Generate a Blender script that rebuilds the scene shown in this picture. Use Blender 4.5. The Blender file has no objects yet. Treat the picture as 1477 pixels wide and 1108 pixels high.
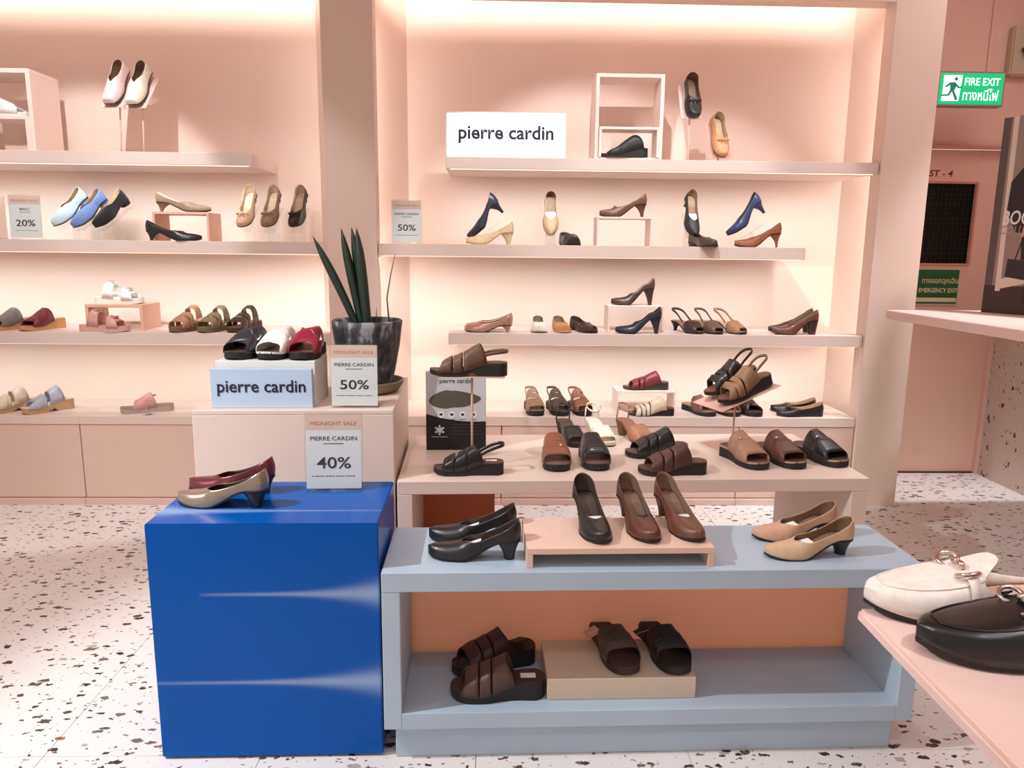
import bpy, bmesh, math, random
from mathutils import Vector, Matrix

random.seed(7)
S = bpy.context.scene
COL = S.collection
R = math.radians
PI = math.pi

# ------------------------------------------------------------------ camera
cam_d = bpy.data.cameras.new('camera')
cam_d.sensor_width = 36.0
cam_d.lens = 1080.0 / 1477.0 * 36.0
cam_d.clip_start = 0.02
cam = bpy.data.objects.new('camera', cam_d)
COL.objects.link(cam)
_yaw, _pit, _rol = R(1.6), R(10.29), R(0.6)
_f = Vector((math.sin(_yaw) * math.cos(_pit), math.cos(_yaw) * math.cos(_pit), -math.sin(_pit)))
_r = Vector((math.cos(_yaw), -math.sin(_yaw), 0))
_u = _r.cross(_f)
_r2 = _r * math.cos(_rol) + _u * math.sin(_rol)
_u2 = _u * math.cos(_rol) - _r * math.sin(_rol)
cam.matrix_world = Matrix(((_r2.x, _u2.x, -_f.x, 0), (_r2.y, _u2.y, -_f.y, 0), (_r2.z, _u2.z, -_f.z, 1.30), (0, 0, 0, 1)))
S.camera = cam

# ------------------------------------------------------------------ world, lights, exposure
S.view_settings.view_transform = 'Standard'
S.view_settings.look = 'None'
S.view_settings.gamma = 1.0
S.view_settings.use_curve_mapping = False
S.view_settings.exposure = 0.12
W = bpy.data.worlds.new('world'); S.world = W
W.use_nodes = True
W.node_tree.nodes['Background'].inputs[0].default_value = (1.0, 0.85, 0.77, 1)
W.node_tree.nodes['Background'].inputs[1].default_value = 0.57

def area(name, loc, target, sx, sy, power, col=(1, 1, 1), spread=180):
    d = bpy.data.lights.new(name, 'AREA')
    d.shape = 'RECTANGLE'; d.size = sx; d.size_y = sy; d.energy = power; d.color = col; d.spread = R(spread)
    o = bpy.data.objects.new(name, d); COL.objects.link(o)
    o.location = loc
    v = (Vector(target) - Vector(loc)).normalized()
    # local -Z to v, keep local X horizontal (or vertical strips: local Y vertical)
    z = -v
    x = Vector((1, 0, 0)) if abs(v.x) < 0.9 else Vector((0, 1, 0))
    y = z.cross(x).normalized(); x = y.cross(z).normalized()
    o.matrix_world = Matrix(((x.x, y.x, z.x, loc[0]), (x.y, y.y, z.y, loc[1]), (x.z, y.z, z.z, loc[2]), (0, 0, 0, 1)))
    return o

def spot(name, loc, target, power, deg, blend=0.4, rad=0.03, col=(1, 1, 1)):
    d = bpy.data.lights.new(name, 'SPOT')
    d.energy = power; d.spot_size = R(deg); d.spot_blend = blend; d.shadow_soft_size = rad; d.color = col
    o = bpy.data.objects.new(name, d); COL.objects.link(o)
    o.location = loc
    o.rotation_euler = (Vector(target) - Vector(loc)).to_track_quat('-Z', 'Y').to_euler()
    return o

WARM = (1.0, 0.97, 0.91)
STRIP = (0.87, 0.975, 1.0)
NEUT = (0.94, 0.98, 1.0)
COOL = (0.93, 0.98, 1.0)
# general shop ceiling panel in front of the display, then an added door fill
area('ceiling_fill_light', (-1.0, 0.3, 2.95), (-1.0, 0.3, 0), 2.0, 1.2, 8, NEUT)
area('ceiling_fill_light', (2.45, 2.9, 2.95), (2.45, 2.9, 0), 0.7, 1.0, 9, NEUT)  # added fill that brightens the dark door corner
# ceiling spots, plus a few added ones marked below
spot('ceiling_or_fill_spot', (-2.2, 1.25, 2.85), (-0.2, 1.85, 0.4), 270, 60, 0.55, 0.035, COOL)
spot('ceiling_or_fill_spot', (-1.9, 0.7, 2.9), (-1.85, 1.8, 0.0), 135, 70, 0.9, 0.05, COOL)
spot('ceiling_or_fill_spot', (-1.70, 2.70, 2.9), (-2.15, 3.9, 1.02), 95, 57, 0.3, 0.02, NEUT)
spot('ceiling_or_fill_spot', (0.35, 2.45, 2.9), (0.52, 3.9, 0.98), 105, 60, 0.35, 0.02, NEUT)
spot('ceiling_or_fill_spot', (-1.2, 1.3, 2.9), (-1.2, 3.7, 0.95), 62, 42, 0.5, 0.025, NEUT)
spot('ceiling_or_fill_spot', (-0.6, 1.6, 2.9), (0.5, 2.85, 0.5), 30, 60, 0.6, 0.03, NEUT)
spot('ceiling_or_fill_spot', (0.6, 0.1, 2.9), (0.5, 2.3, 0.4), 24, 56, 0.6, 0.08, NEUT)
spot('ceiling_or_fill_spot', (2.62, 3.15, 2.9), (2.25, 3.2, 0.0), 190, 60, 0.8, 0.06, NEUT)  # added to lift the door corner and right floor, kept off the column
spot('ceiling_or_fill_spot', (0.7, 2.75, 2.9), (0.6, 2.35, 0.4), 28, 62, 0.6, 0.05, NEUT)  # added behind the unit to light its salmon panel from the back
spot('ceiling_or_fill_spot', (1.2, 0.2, 2.9), (0.75, 0.72, 0.85), 70, 34, 0.6, 0.04, NEUT)  # dedicated spot added to brighten the foreground table
spot('ceiling_or_fill_spot', (1.45, 2.55, 2.9), (1.00, 3.9, 1.10), 60, 50, 0.35, 0.02, NEUT)
# warm strip lights hidden behind the frame of each bay
area('header_strip_light', (0.66, 3.79, 2.52), (0.66, 4.10, 2.56), 2.4, 0.03, 3.0, WARM, 80)
area('header_strip_light', (-2.1, 3.79, 2.52), (-2.1, 4.10, 2.56), 2.5, 0.03, 3.0, WARM, 80)
for xx, tx in ((-0.610, -0.55), (1.945, 1.93)):
    area('side_strip_light', (xx, 3.785, 1.45), (tx, 4.1, 1.45), 0.02, 1.9, 2.6 if xx < 0 else 2.4, WARM)
area('side_strip_light', (-0.785, 3.785, 1.45), (-0.83, 4.1, 1.45), 0.02, 1.9, 2.0, WARM)
# strips under the front edge of the shelves
for x0, x1, zb in ((-0.22, 1.76, 1.669), (-0.55, 1.53, 1.259), (-0.21, 1.76, 0.825), (-3.2, -1.13, 1.667), (-3.2, -0.79, 1.259), (-3.2, -0.79, 0.820)):
    area('shelf_strip_light', ((x0 + x1) / 2, 3.715, zb - 0.004), ((x0 + x1) / 2, 3.925, zb - 0.20), x1 - x0, 0.012, 1.25 * (x1 - x0), STRIP, 82)

# ------------------------------------------------------------------ helpers
def lin(c):
    return tuple(((x / 255.0) / 12.92 if x / 255.0 <= 0.04045 else ((x / 255.0 + 0.055) / 1.055) ** 2.4) for x in c) + (1.0,)

MATS = {}
def mat(name, rgb, rough=0.5, metal=0.0, var=0.0, vscale=30.0, bump=0.0, bscale=400.0, coat=0.0, emit=None, spec=0.5, sheen=0.0):
    key = name
    if key in MATS: return MATS[key]
    m = bpy.data.materials.new(name); m.use_nodes = True
    nt = m.node_tree; b = nt.nodes['Principled BSDF']
    b.inputs['Roughness'].default_value = rough
    b.inputs['Metallic'].default_value = metal
    b.inputs['Specular IOR Level'].default_value = spec
    b.inputs['Coat Weight'].default_value = coat
    b.inputs['Coat Roughness'].default_value = 0.08
    b.inputs['Sheen Weight'].default_value = sheen
    b.inputs['Base Color'].default_value = lin(rgb)
    if var > 0 or bump > 0:
        tc = nt.nodes.new('ShaderNodeTexCoord')
    if var > 0:
        n = nt.nodes.new('ShaderNodeTexNoise'); n.inputs['Scale'].default_value = vscale; n.inputs['Detail'].default_value = 4
        nt.links.new(tc.outputs['Object'], n.inputs['Vector'])
        mx = nt.nodes.new('ShaderNodeMix'); mx.data_type = 'RGBA'
        mx.inputs['A'].default_value = lin(tuple(max(0, c * (1 - var)) for c in rgb))
        mx.inputs['B'].default_value = lin(tuple(min(255, c * (1 + var)) for c in rgb))
        nt.links.new(n.outputs['Fac'], mx.inputs['Factor'])
        nt.links.new(mx.outputs['Result'], b.inputs['Base Color'])
    if bump > 0:
        n2 = nt.nodes.new('ShaderNodeTexNoise'); n2.inputs['Scale'].default_value = bscale; n2.inputs['Detail'].default_value = 3
        nt.links.new(tc.outputs['Object'], n2.inputs['Vector'])
        bp = nt.nodes.new('ShaderNodeBump'); bp.inputs['Strength'].default_value = bump; bp.inputs['Distance'].default_value = 0.001
        nt.links.new(n2.outputs['Fac'], bp.inputs['Height'])
        nt.links.new(bp.outputs['Normal'], b.inputs['Normal'])
    if emit:
        b.inputs['Emission Color'].default_value = lin(rgb)
        b.inputs['Emission Strength'].default_value = emit
    MATS[key] = m
    return m

def leather(rgb, gloss=0.35, metal=0.0):
    return mat('leather_%d_%d_%d_%d' % (*rgb, int(gloss * 100)), rgb, gloss, metal, 0.10, 60, 0.25, 900, 0.15 if gloss < 0.4 else 0.0)
def suede(rgb):
    return mat('suede_%d_%d_%d' % rgb, rgb, 0.85, 0, 0.12, 120, 0.4, 1500, 0, None, 0.2, 0.3)
def rubber(rgb):
    return mat('sole_%d_%d_%d' % rgb, rgb, 0.6, 0, 0.06, 90, 0.2, 500)

def acrylic():
    if 'acrylic' in MATS: return MATS['acrylic']
    m = bpy.data.materials.new('acrylic'); m.use_nodes = True
    nt = m.node_tree; nt.nodes.remove(nt.nodes['Principled BSDF'])
    out = nt.nodes['Material Output']
    tr = nt.nodes.new('ShaderNodeBsdfTransparent'); tr.inputs[0].default_value = (0.96, 0.97, 0.97, 1)
    gl = nt.nodes.new('ShaderNodeBsdfGlossy'); gl.inputs['Roughness'].default_value = 0.06
    lw = nt.nodes.new('ShaderNodeLayerWeight'); lw.inputs['Blend'].default_value = 0.35
    pw = nt.nodes.new('ShaderNodeMath'); pw.operation = 'POWER'; pw.inputs[1].default_value = 3.0
    nt.links.new(lw.outputs['Facing'], pw.inputs[0])
    fr = nt.nodes.new('ShaderNodeMath'); fr.operation = 'MULTIPLY_ADD'; fr.inputs[1].default_value = 0.35; fr.inputs[2].default_value = 0.03
    nt.links.new(pw.outputs[0], fr.inputs[0])
    mx = nt.nodes.new('ShaderNodeMixShader')
    nt.links.new(fr.outputs[0], mx.inputs[0]); nt.links.new(tr.outputs[0], mx.inputs[1]); nt.links.new(gl.outputs[0], mx.inputs[2])
    nt.links.new(mx.outputs[0], out.inputs['Surface'])
    MATS['acrylic'] = m
    return m

def terrazzo(name, base, z_axis=False):
    m = bpy.data.materials.new(name); m.use_nodes = True
    nt = m.node_tree; b = nt.nodes['Principled BSDF']; L = nt.links.new
    b.inputs['Roughness'].default_value = 0.38
    geo = nt.nodes.new('ShaderNodeNewGeometry')
    nz = nt.nodes.new('ShaderNodeTexNoise'); nz.inputs['Scale'].default_value = 55; nz.inputs['Detail'].default_value = 3
    L(geo.outputs['Position'], nz.inputs['Vector'])
    sc = nt.nodes.new('ShaderNodeVectorMath'); sc.operation = 'SCALE'; sc.inputs['Scale'].default_value = 0.022
    L(nz.outputs['Color'], sc.inputs[0])
    ad = nt.nodes.new('ShaderNodeVectorMath'); ad.operation = 'ADD'
    L(geo.outputs['Position'], ad.inputs[0]); L(sc.outputs[0], ad.inputs[1])
    prev = None
    col = lin(base)
    cur = None
    for i, (scale, thr0, thr1, metric, rot) in enumerate(((21, -0.75, 0.40, 'EUCLIDEAN', 0.5), (17, -1.5, 0.40, 'MANHATTAN', -0.7), (34, -1.2, 0.40, 'EUCLIDEAN', 1.3), (70, -1.6, 0.36, 'EUCLIDEAN', 0.2))):
        mp = nt.nodes.new('ShaderNodeMapping'); mp.inputs['Rotation'].default_value = (0.3 if z_axis else 0, 0.2 if z_axis else 0, rot)
        mp.inputs['Scale'].default_value = (1.0, 1.9, 1.0)
        L(ad.outputs[0], mp.inputs['Vector'])
        v = nt.nodes.new('ShaderNodeTexVoronoi'); v.voronoi_dimensions = '3D' if z_axis else '2D'; v.distance = metric
        v.inputs['Scale'].default_value = scale
        L(mp.outputs[0], v.inputs['Vector'])
        sp = nt.nodes.new('ShaderNodeSeparateColor'); L(v.outputs['Color'], sp.inputs[0])
        mr = nt.nodes.new('ShaderNodeMapRange'); mr.inputs['To Min'].default_value = thr0; mr.inputs['To Max'].default_value = thr1
        mr.inputs['From Min'].default_value = 0.35
        L(sp.outputs[0], mr.inputs['Value'])
        lt = nt.nodes.new('ShaderNodeMath'); lt.operation = 'LESS_THAN'
        L(v.outputs['Distance'], lt.inputs[0]); L(mr.outputs[0], lt.inputs[1])
        rp = nt.nodes.new('ShaderNodeValToRGB'); rp.color_ramp.interpolation = 'CONSTANT'
        stops = ((0, (52, 40, 36)), (0.42, (88, 70, 62)), (0.66, (118, 100, 92)), (0.80, (176, 166, 158)), (0.93, (150, 96, 76)))
        rp.color_ramp.elements[0].color = lin(stops[0][1])
        rp.color_ramp.elements[1].position = stops[1][0]; rp.color_ramp.elements[1].color = lin(stops[1][1])
        for p, c in stops[2:]:
            e = rp.color_ramp.elements.new(p); e.color = lin(c)
        L(sp.outputs[1], rp.inputs[0])
        mx = nt.nodes.new('ShaderNodeMix'); mx.data_type = 'RGBA'
        L(lt.outputs[0], mx.inputs['Factor'])
        if cur is None: mx.inputs['A'].default_value = col
        else: L(cur, mx.inputs['A'])
        L(rp.outputs[0], mx.inputs['B'])
        cur = mx.outputs['Result']
    L(cur, b.inputs['Base Color'])
    return m

def tag(o, label=None, cat=None, group=None, kind=None):
    if label: o['label'] = label
    if cat: o['category'] = cat
    if group: o['group'] = group
    if kind: o['kind'] = kind
    return o

def empty(name, loc=(0, 0, 0), rz=0.0, rx=0.0, ry=0.0):
    o = bpy.data.objects.new(name, None); COL.objects.link(o)
    o.location = loc; o.rotation_euler = (rx, ry, rz); o.empty_display_size = 0.05
    return o

def mesh_obj(name, vs, fs, mats, parent=None, smooth=False, mi=None):
    me = bpy.data.meshes.new(name)
    me.from_pydata([tuple(v) for v in vs], [], fs)
    if not isinstance(mats, (list, tuple)): mats = [mats]
    for m in mats: me.materials.append(m)
    if mi: me.polygons.foreach_set('material_index', mi)
    me.polygons.foreach_set('use_smooth', [smooth] * len(me.polygons))
    me.update()
    o = bpy.data.objects.new(name, me); COL.objects.link(o)
    if parent: o.parent = parent
    return o

def box(name, x0, x1, y0, y1, z0, z1, m, parent=None, bev=0.002, seg=1):
    bm = bmesh.new()
    bmesh.ops.create_cube(bm, size=1.0)
    for v in bm.verts:
        v.co = ((x0 + x1) / 2 + v.co.x * (x1 - x0), (y0 + y1) / 2 + v.co.y * (y1 - y0), (z0 + z1) / 2 + v.co.z * (z1 - z0))
    if bev > 0:
        bmesh.ops.bevel(bm, geom=bm.edges[:], offset=min(bev, 0.4 * min(x1 - x0, y1 - y0, z1 - z0)), segments=seg, affect='EDGES')
    me = bpy.data.meshes.new(name); bm.to_mesh(me); bm.free()
    me.materials.append(m)
    o = bpy.data.objects.new(name, me); COL.objects.link(o)
    if parent: o.parent = parent
    return o

def prism(name, pts, z0, z1, m, parent=None):
    """vertical prism over a convex plan outline (counter clockwise)"""
    n = len(pts)
    vs = [(p[0], p[1], z0) for p in pts] + [(p[0], p[1], z1) for p in pts]
    fs = [tuple(range(n - 1, -1, -1)), tuple(range(n, 2 * n))] + [(i, (i + 1) % n, n + (i + 1) % n, n + i) for i in range(n)]
    return mesh_obj(name, vs, fs, m, parent)

def lathe(name, prof, m, parent=None, n=32, loc=(0, 0, 0), smooth=True, wob=0.0):
    vs, fs = [], []
    for i, (r, z) in enumerate(prof):
        for k in range(n):
            a = 2 * PI * k / n
            rr = r * (1 + wob * math.sin(3 * a + i))
            vs.append((loc[0] + rr * math.cos(a), loc[1] + rr * math.sin(a), loc[2] + z))
    for i in range(len(prof) - 1):
        for k in range(n):
            k2 = (k + 1) % n
            fs.append((i * n + k, i * n + k2, (i + 1) * n + k2, (i + 1) * n + k))
    if prof[0][0] > 1e-5: fs.append(tuple(range(n - 1, -1, -1)))
    if prof[-1][0] > 1e-5: fs.append(tuple((len(prof) - 1) * n + k for k in range(n)))
    return mesh_obj(name, vs, fs, m, parent, smooth)

def tube(name, pts, rad, m, parent=None, n=8, closed=False):
    pts = [Vector(p) for p in pts]
    N = len(pts); vs, fs = [], []
    prev = None
    for i, p in enumerate(pts):
        if closed: t = pts[(i + 1) % N] - pts[i - 1]
        else: t = pts[min(i + 1, N - 1)] - pts[max(i - 1, 0)]
        t.normalize()
        a = prev if prev is not None else (Vector((0, 0, 1)) if abs(t.z) < 0.9 else Vector((1, 0, 0)))
        x = (a - t * a.dot(t)).normalized(); prev = x
        y = t.cross(x)
        r = rad[i] if isinstance(rad, (list, tuple)) else rad
        for k in range(n):
            an = 2 * PI * k / n
            vs.append(p + (x * math.cos(an) + y * math.sin(an)) * r)
    for i in range(N if closed else N - 1):
        j = (i + 1) % N
        for k in range(n):
            k2 = (k + 1) % n
            fs.append((i * n + k, i * n + k2, j * n + k2, j * n + k))
    if not closed:
        fs.append(tuple(range(n - 1, -1, -1))); fs.append(tuple((N - 1) * n + k for k in range(n)))
    return mesh_obj(name, vs, fs, m, parent, True)

def ring(c, r, nrm, n=16):
    nrm = Vector(nrm).normalized(); a = nrm.orthogonal().normalized(); b = nrm.cross(a)
    return [Vector(c) + (a * math.cos(2 * PI * k / n) + b * math.sin(2 * PI * k / n)) * r for k in range(n)]

def text(name, body, width, m, parent, mtx, height=None, extr=0.0004, bold=0.0, shear=0.0):
    """lettering lying in its local XY plane, centred on the origin, placed by mtx; width (and height) in metres"""
    cu = bpy.data.curves.new(name, 'FONT'); cu.body = body; cu.extrude = 0.0; cu.offset = bold; cu.shear = shear
    cu.resolution_u = 3
    tmp = bpy.data.objects.new(name, cu); COL.objects.link(tmp)
    dg = bpy.context.evaluated_depsgraph_get()
    me = bpy.data.meshes.new_from_object(tmp.evaluated_get(dg))
    bpy.data.objects.remove(tmp); bpy.data.curves.remove(cu)
    xs = [v.co.x for v in me.vertices]; ys = [v.co.y for v in me.vertices]
    if not xs: return None
    w = max(xs) - min(xs); h = max(ys) - min(ys)
    sx = width / w; sy = (height / h) if height else sx
    cx = (max(xs) + min(xs)) / 2; cy = (max(ys) + min(ys)) / 2
    for v in me.vertices: v.co = mtx @ Vector(((v.co.x - cx) * sx, (v.co.y - cy) * sy, extr))
    me.materials.clear(); me.materials.append(m)
    o = bpy.data.objects.new(name, me); COL.objects.link(o)
    if parent: o.parent = parent
    return o

def face_mtx(loc, rz=0.0, tilt=0.0):
    """frame of an upright face that looks to local -Y: X right, Y up, Z out of the face"""
    return Matrix.Translation(loc) @ Matrix.Rotation(rz, 4, 'Z') @ Matrix.Rotation(R(90) + tilt, 4, 'X')

def flat(name, pts, m, parent, mtx, z=0.0003):
    return mesh_obj(name, [mtx @ Vector((x, y, z)) for x, y in pts], [tuple(range(len(pts)))], m, parent)

def under(o, part):
    """make o a piece of part, keeping its place in the thing"""
    if o is None: return o
    o.parent = part; o.matrix_parent_inverse = part.matrix_basis.inverted()
    return o

def rect(x0, x1, y0, y1): return [(x0, y0), (x1, y0), (x1, y1), (x0, y1)]
def disc(cx, cy, r, n=20): return [(cx + r * math.cos(2 * PI * k / n), cy + r * math.sin(2 * PI * k / n)) for k in range(n)]

# ------------------------------------------------------------------ colours of the place
PEACH = mat('peach_paint', (238, 213, 199), 0.6, var=0.015, vscale=3)
PEACH_DOOR = mat('terracotta_pink_paint', (230, 186, 168), 0.55, var=0.03, vscale=4)
PINKISH = mat('pale_pink_laminate', (226, 205, 194), 0.42, var=0.01, vscale=4)
CABM = mat('cabinet_pink', (226, 194, 180), 0.5, var=0.012, vscale=3)
GAP = mat('dark_joint', (70, 40, 32), 0.9)
BLUEGREY = mat('blue_grey_paint', (176, 195, 212), 0.42, var=0.03, vscale=5, bump=0.05, bscale=80)
SALMON = mat('salmon_panel', (248, 210, 186), 0.35, var=0.04, vscale=5)
def translucent(m, rgb, fac):
    nt = m.node_tree; out = nt.nodes['Material Output']; b = nt.nodes['Principled BSDF']
    tr = nt.nodes.new('ShaderNodeBsdfTranslucent'); tr.inputs[0].default_value = lin(rgb)
    mx = nt.nodes.new('ShaderNodeMixShader'); mx.inputs[0].default_value = fac
    nt.links.new(b.outputs[0], mx.inputs[1]); nt.links.new(tr.outputs[0], mx.inputs[2]); nt.links.new(mx.outputs[0], out.inputs['Surface'])
translucent(SALMON, (252, 216, 190), 0.68)
WHITEP = mat('white_paper', (240, 240, 240), 0.6)
INK = mat('navy_ink', (28, 34, 58), 0.6)
BLACKINK = mat('black_ink', (22, 22, 24), 0.6)
FLOORM = terrazzo('terrazzo_floor', (230, 224, 221))
TERRW = terrazzo('terrazzo_cladding', (205, 186, 176), True)
METAL_ROSE = mat('rose_enamelled_metal', (220, 176, 160), 0.35, 0.0)
METAL_PINK = mat('pink_enamelled_metal', (232, 200, 190), 0.4, 0.0)
GOLD = mat('gold_metal', (214, 178, 130), 0.22, 1.0)
SILVER = mat('silver_metal', (205, 200, 198), 0.2, 1.0)
ACR = acrylic()

# ------------------------------------------------------------------ room shell
fl = empty('floor'); tag(fl, kind='structure')
sub = box('floor_bed', -4.2, 4.2, -1.0, 5.0, -0.06, -0.012, mat('joint_grey', (176, 164, 156), 0.8), fl, 0)
TS = 0.556
tile_me = None
for i in range(-7, 8):
    for j in range(-4, 7):
        cx = -0.035 + TS * (i + 0.5); cy = 1.755 + TS * (j + 0.5)
        if not (-4.1 < cx < 4.1 and -0.9 < cy < 4.9): continue
        if tile_me is None:
            t = box('floor_tile', -TS / 2 + 0.0007, TS / 2 - 0.0007, -TS / 2 + 0.0007, TS / 2 - 0.0007, -0.012, 0, FLOORM, fl, 0.0006)
            tile_me = t.data
        else:
            t = bpy.data.objects.new('floor_tile', tile_me); COL.objects.link(t); t.parent = fl
        t.location = (cx, cy, 0)

YF, YB = 3.684, 4.10
tag(box('ceiling', -4.2, 4.2, -1.0, 5.0, 3.0, 3.06, mat('ceiling_paint', (228, 184, 166), 0.8), None, 0), kind='structure')
tag(box('wall_back', -4.2, 2.10, YB, YB + 0.08, 0, 3.0, PEACH, None, 0), kind='structure')
# frame columns and header
def column(name, x0, x1, left_lip, right_lip):
    c = empty(name, ((x0 + x1) / 2, 3.67, 0)); tag(c, kind='structure')
    w = (x1 - x0) / 2
    box('column_face', -w, w, 0, 0.10, 0, 3.0, PEACH, c, 0.002)
    return c
column('trim_1', -0.790, -0.552, 0, 0)
column('trim_2', 1.862, 2.100, 0, 0)
tag(box('trim_3', -0.552, 1.862, 3.67, 3.77, 2.437, 3.0, PEACH, None, 0.002), kind='structure')
tag(box('trim_4', -4.2, -0.790, 3.67, 3.77, 2.470, 3.0, PEACH, None, 0.002), kind='structure')
# splayed side walls of the bays, behind the columns
tag(prism('wall_bay_side', [(-0.735, 3.77), (-0.715, 3.77), (-0.444, 4.10), (-0.905, 4.10)], 0.40, 2.60, PEACH), kind='structure')
tag(prism('wall_bay_end', [(2.05, 3.77), (2.10, 3.77), (2.10, 4.10), (1.872, 4.10)], 0.40, 2.60, PEACH), kind='structure')
tag(box('trim_5', -4.2, 2.10, 3.77, 4.10, 2.60, 2.66, PEACH, None, 0), kind='structure')

# ------------------------------------------------------------------ wall cabinets and shelves
def cabinet(name, x0, x1, label, group):
    c = empty(name, ((x0 + x1) / 2, YF, 0)); tag(c, label, 'cabinet', group)
    w = (x1 - x0) / 2
    box('body', -w, w, 0.02, 0.41, 0.03, 0.413, CABM, c, 0.001)
    box('plinth', -w, w, -0.012, 0.05, 0, 0.033, CABM, c, 0.001)
    box('door', -w + 0.0015, w - 0.0015, 0, 0.018, 0.037, 0.4135, CABM, c, 0.0012)
    return c
cabinet('base_cabinet', -3.20, -2.049, 'pink base cabinet door at the left edge, under cream and blue sandals', 'pink base cabinets')
cabinet('base_cabinet', -2.047, -0.935, 'pink base cabinet in the left bay, right of the door seam', 'pink base cabinets')
cabinet('base_cabinet', -0.545, 0.0515, 'pink base cabinet behind the insole poster board', 'pink base cabinets')
cabinet('base_cabinet', 0.0535, 1.264, 'wide pink base cabinet in the middle of the right bay', 'pink base cabinets')
cabinet('base_cabinet', 1.266, 1.858, 'pink base cabinet beside the right column', 'pink base cabinets')
box_c = box('cabinet_filler', -0.933, -0.547, 3.686, 4.09, 0.0, 0.4135, CABM, None, 0.001)
tag(box_c, 'pink filler panel between the cabinets behind the potted plant', 'panel')
tag(box('countertop', -3.2, -2.0485, YF - 0.004, 4.098, 0.416, 0.457, PINKISH, None, 0.0012), 'pink counter slab left of the seam carrying cream and blue platform sandals', 'countertop', 'pink counter slabs')
tag(box('countertop', -2.0475, -0.548, YF - 0.004, 4.098, 0.416, 0.457, PINKISH, None, 0.0012), 'pink counter slab of the left bay carrying a tagged pink slide', 'countertop', 'pink counter slabs')
tag(box('countertop', -0.547, 1.858, YF - 0.004, 4.098, 0.416, 0.464, PINKISH, None, 0.0012), 'long pink counter slab of the right bay with sandals and black ballet flats', 'countertop', 'pink counter slabs')

LEDM = mat('led_strip', (255, 232, 205), 0.5, emit=1.3)
def shelf(x0, x1, z0, z1, label):
    s = empty('wall_shelf', ((x0 + x1) / 2, YF, z0)); tag(s, label, 'shelf', 'floating wall shelves')
    w = (x1 - x0) / 2
    box('shelf_board', -w, w, 0, YB - YF - 0.002, 0, z1 - z0, PINKISH, s, 0.0015)
    box('light_strip', -w + 0.02, w - 0.02, 0.012, 0.020, -0.0025, 0.0, LEDM, s, 0)
shelf(-0.222, 1.858, 1.669, 1.722, 'top shelf of the right bay with the lit brand sign and square frames')
shelf(-0.548, 1.535, 1.258, 1.316, 'middle shelf of the right bay with pumps and a small sale sign')
shelf(-0.213, 1.858, 0.828, 0.885, 'lower shelf of the right bay with metallic pumps and slingbacks')
shelf(-3.2, -1.132, 1.669, 1.726, 'top shelf of the left bay with two upright shoes on stands')
shelf(-3.2, -0.793, 1.260, 1.318, 'middle shelf of the left bay with loafers and bow pumps')
shelf(-3.2, -0.793, 0.818, 0.876, 'lower shelf of the left bay with mules and buckle sandals')

# ------------------------------------------------------------------ shoes
def cr(pts, u):
    """smooth interpolation through (u, value) points"""
    if u <= pts[0][0]: return pts[0][1]
    if u >= pts[-1][0]: return pts[-1][1]
    for i in range(len(pts) - 1):
        if pts[i][0] <= u <= pts[i + 1][0]:
            x0, y0 = pts[i]; x1, y1 = pts[i + 1]
            h = x1 - x0
            def sl(k):
                if k <= 0: return (pts[1][1] - pts[0][1]) / (pts[1][0] - pts[0][0])
                if k >= len(pts) - 1: return (pts[-1][1] - pts[-2][1]) / (pts[-1][0] - pts[-2][0])
                return (pts[k + 1][1] - pts[k - 1][1]) / (pts[k + 1][0] - pts[k - 1][0])
            t = (u - x0) / h
            return ((2 * t**3 - 3 * t**2 + 1) * y0 + (t**3 - 2 * t**2 + t) * h * sl(i) + (-2 * t**3 + 3 * t**2) * y1 + (t**3 - t**2) * h * sl(i + 1))

def sstep(a, b, x):
    t = max(0.0, min(1.0, (x - a) / (b - a))); return t * t * (3 - 2 * t)

TOES = {
    'point': ((0.66, 1.0), (0.80, 0.80), (0.92, 0.40), (1.0, 0.07)),
    'almond': ((0.66, 1.0), (0.80, 0.90), (0.90, 0.66), (0.97, 0.36), (1.0, 0.0)),
    'round': ((0.66, 1.0), (0.82, 0.96), (0.92, 0.74), (0.975, 0.44), (1.0, 0.0)),
    'square': ((0.66, 1.0), (0.84, 0.95), (0.95, 0.80), (0.99, 0.55), (1.0, 0.0)),
}
def half_width(u, W, toe):
    w = W / 2
    heel = 0.74 * w
    if u < 0.12: return heel * math.sqrt(max(0.0, 1 - ((0.12 - u) / 0.12) ** 2))
    if u < 0.66: return cr(((0.12, heel), (0.30, 0.70 * w), (0.46, 0.78 * w), (0.58, 0.95 * w), (0.66, w), (0.70, w)), u)
    return w * max(0.0, cr(TOES[toe], u))

def usamp(n, a=0.0, b=1.0):
    return [a + (b - a) * (0.5 - 0.5 * math.cos(PI * i / (n - 1))) for i in range(n)]

def fix_normals(vs, fs, c):
    s = 0
    for f in fs[::3]:
        p = [Vector(vs[i]) for i in f[:3]]
        n = (p[1] - p[0]).cross(p[2] - p[0])
        m = sum(p, Vector()) / 3
        s += n.dot(m - Vector((m.x, 0, c(m.x))))
    return fs if s > 0 else [tuple(reversed(f)) for f in fs]

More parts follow.
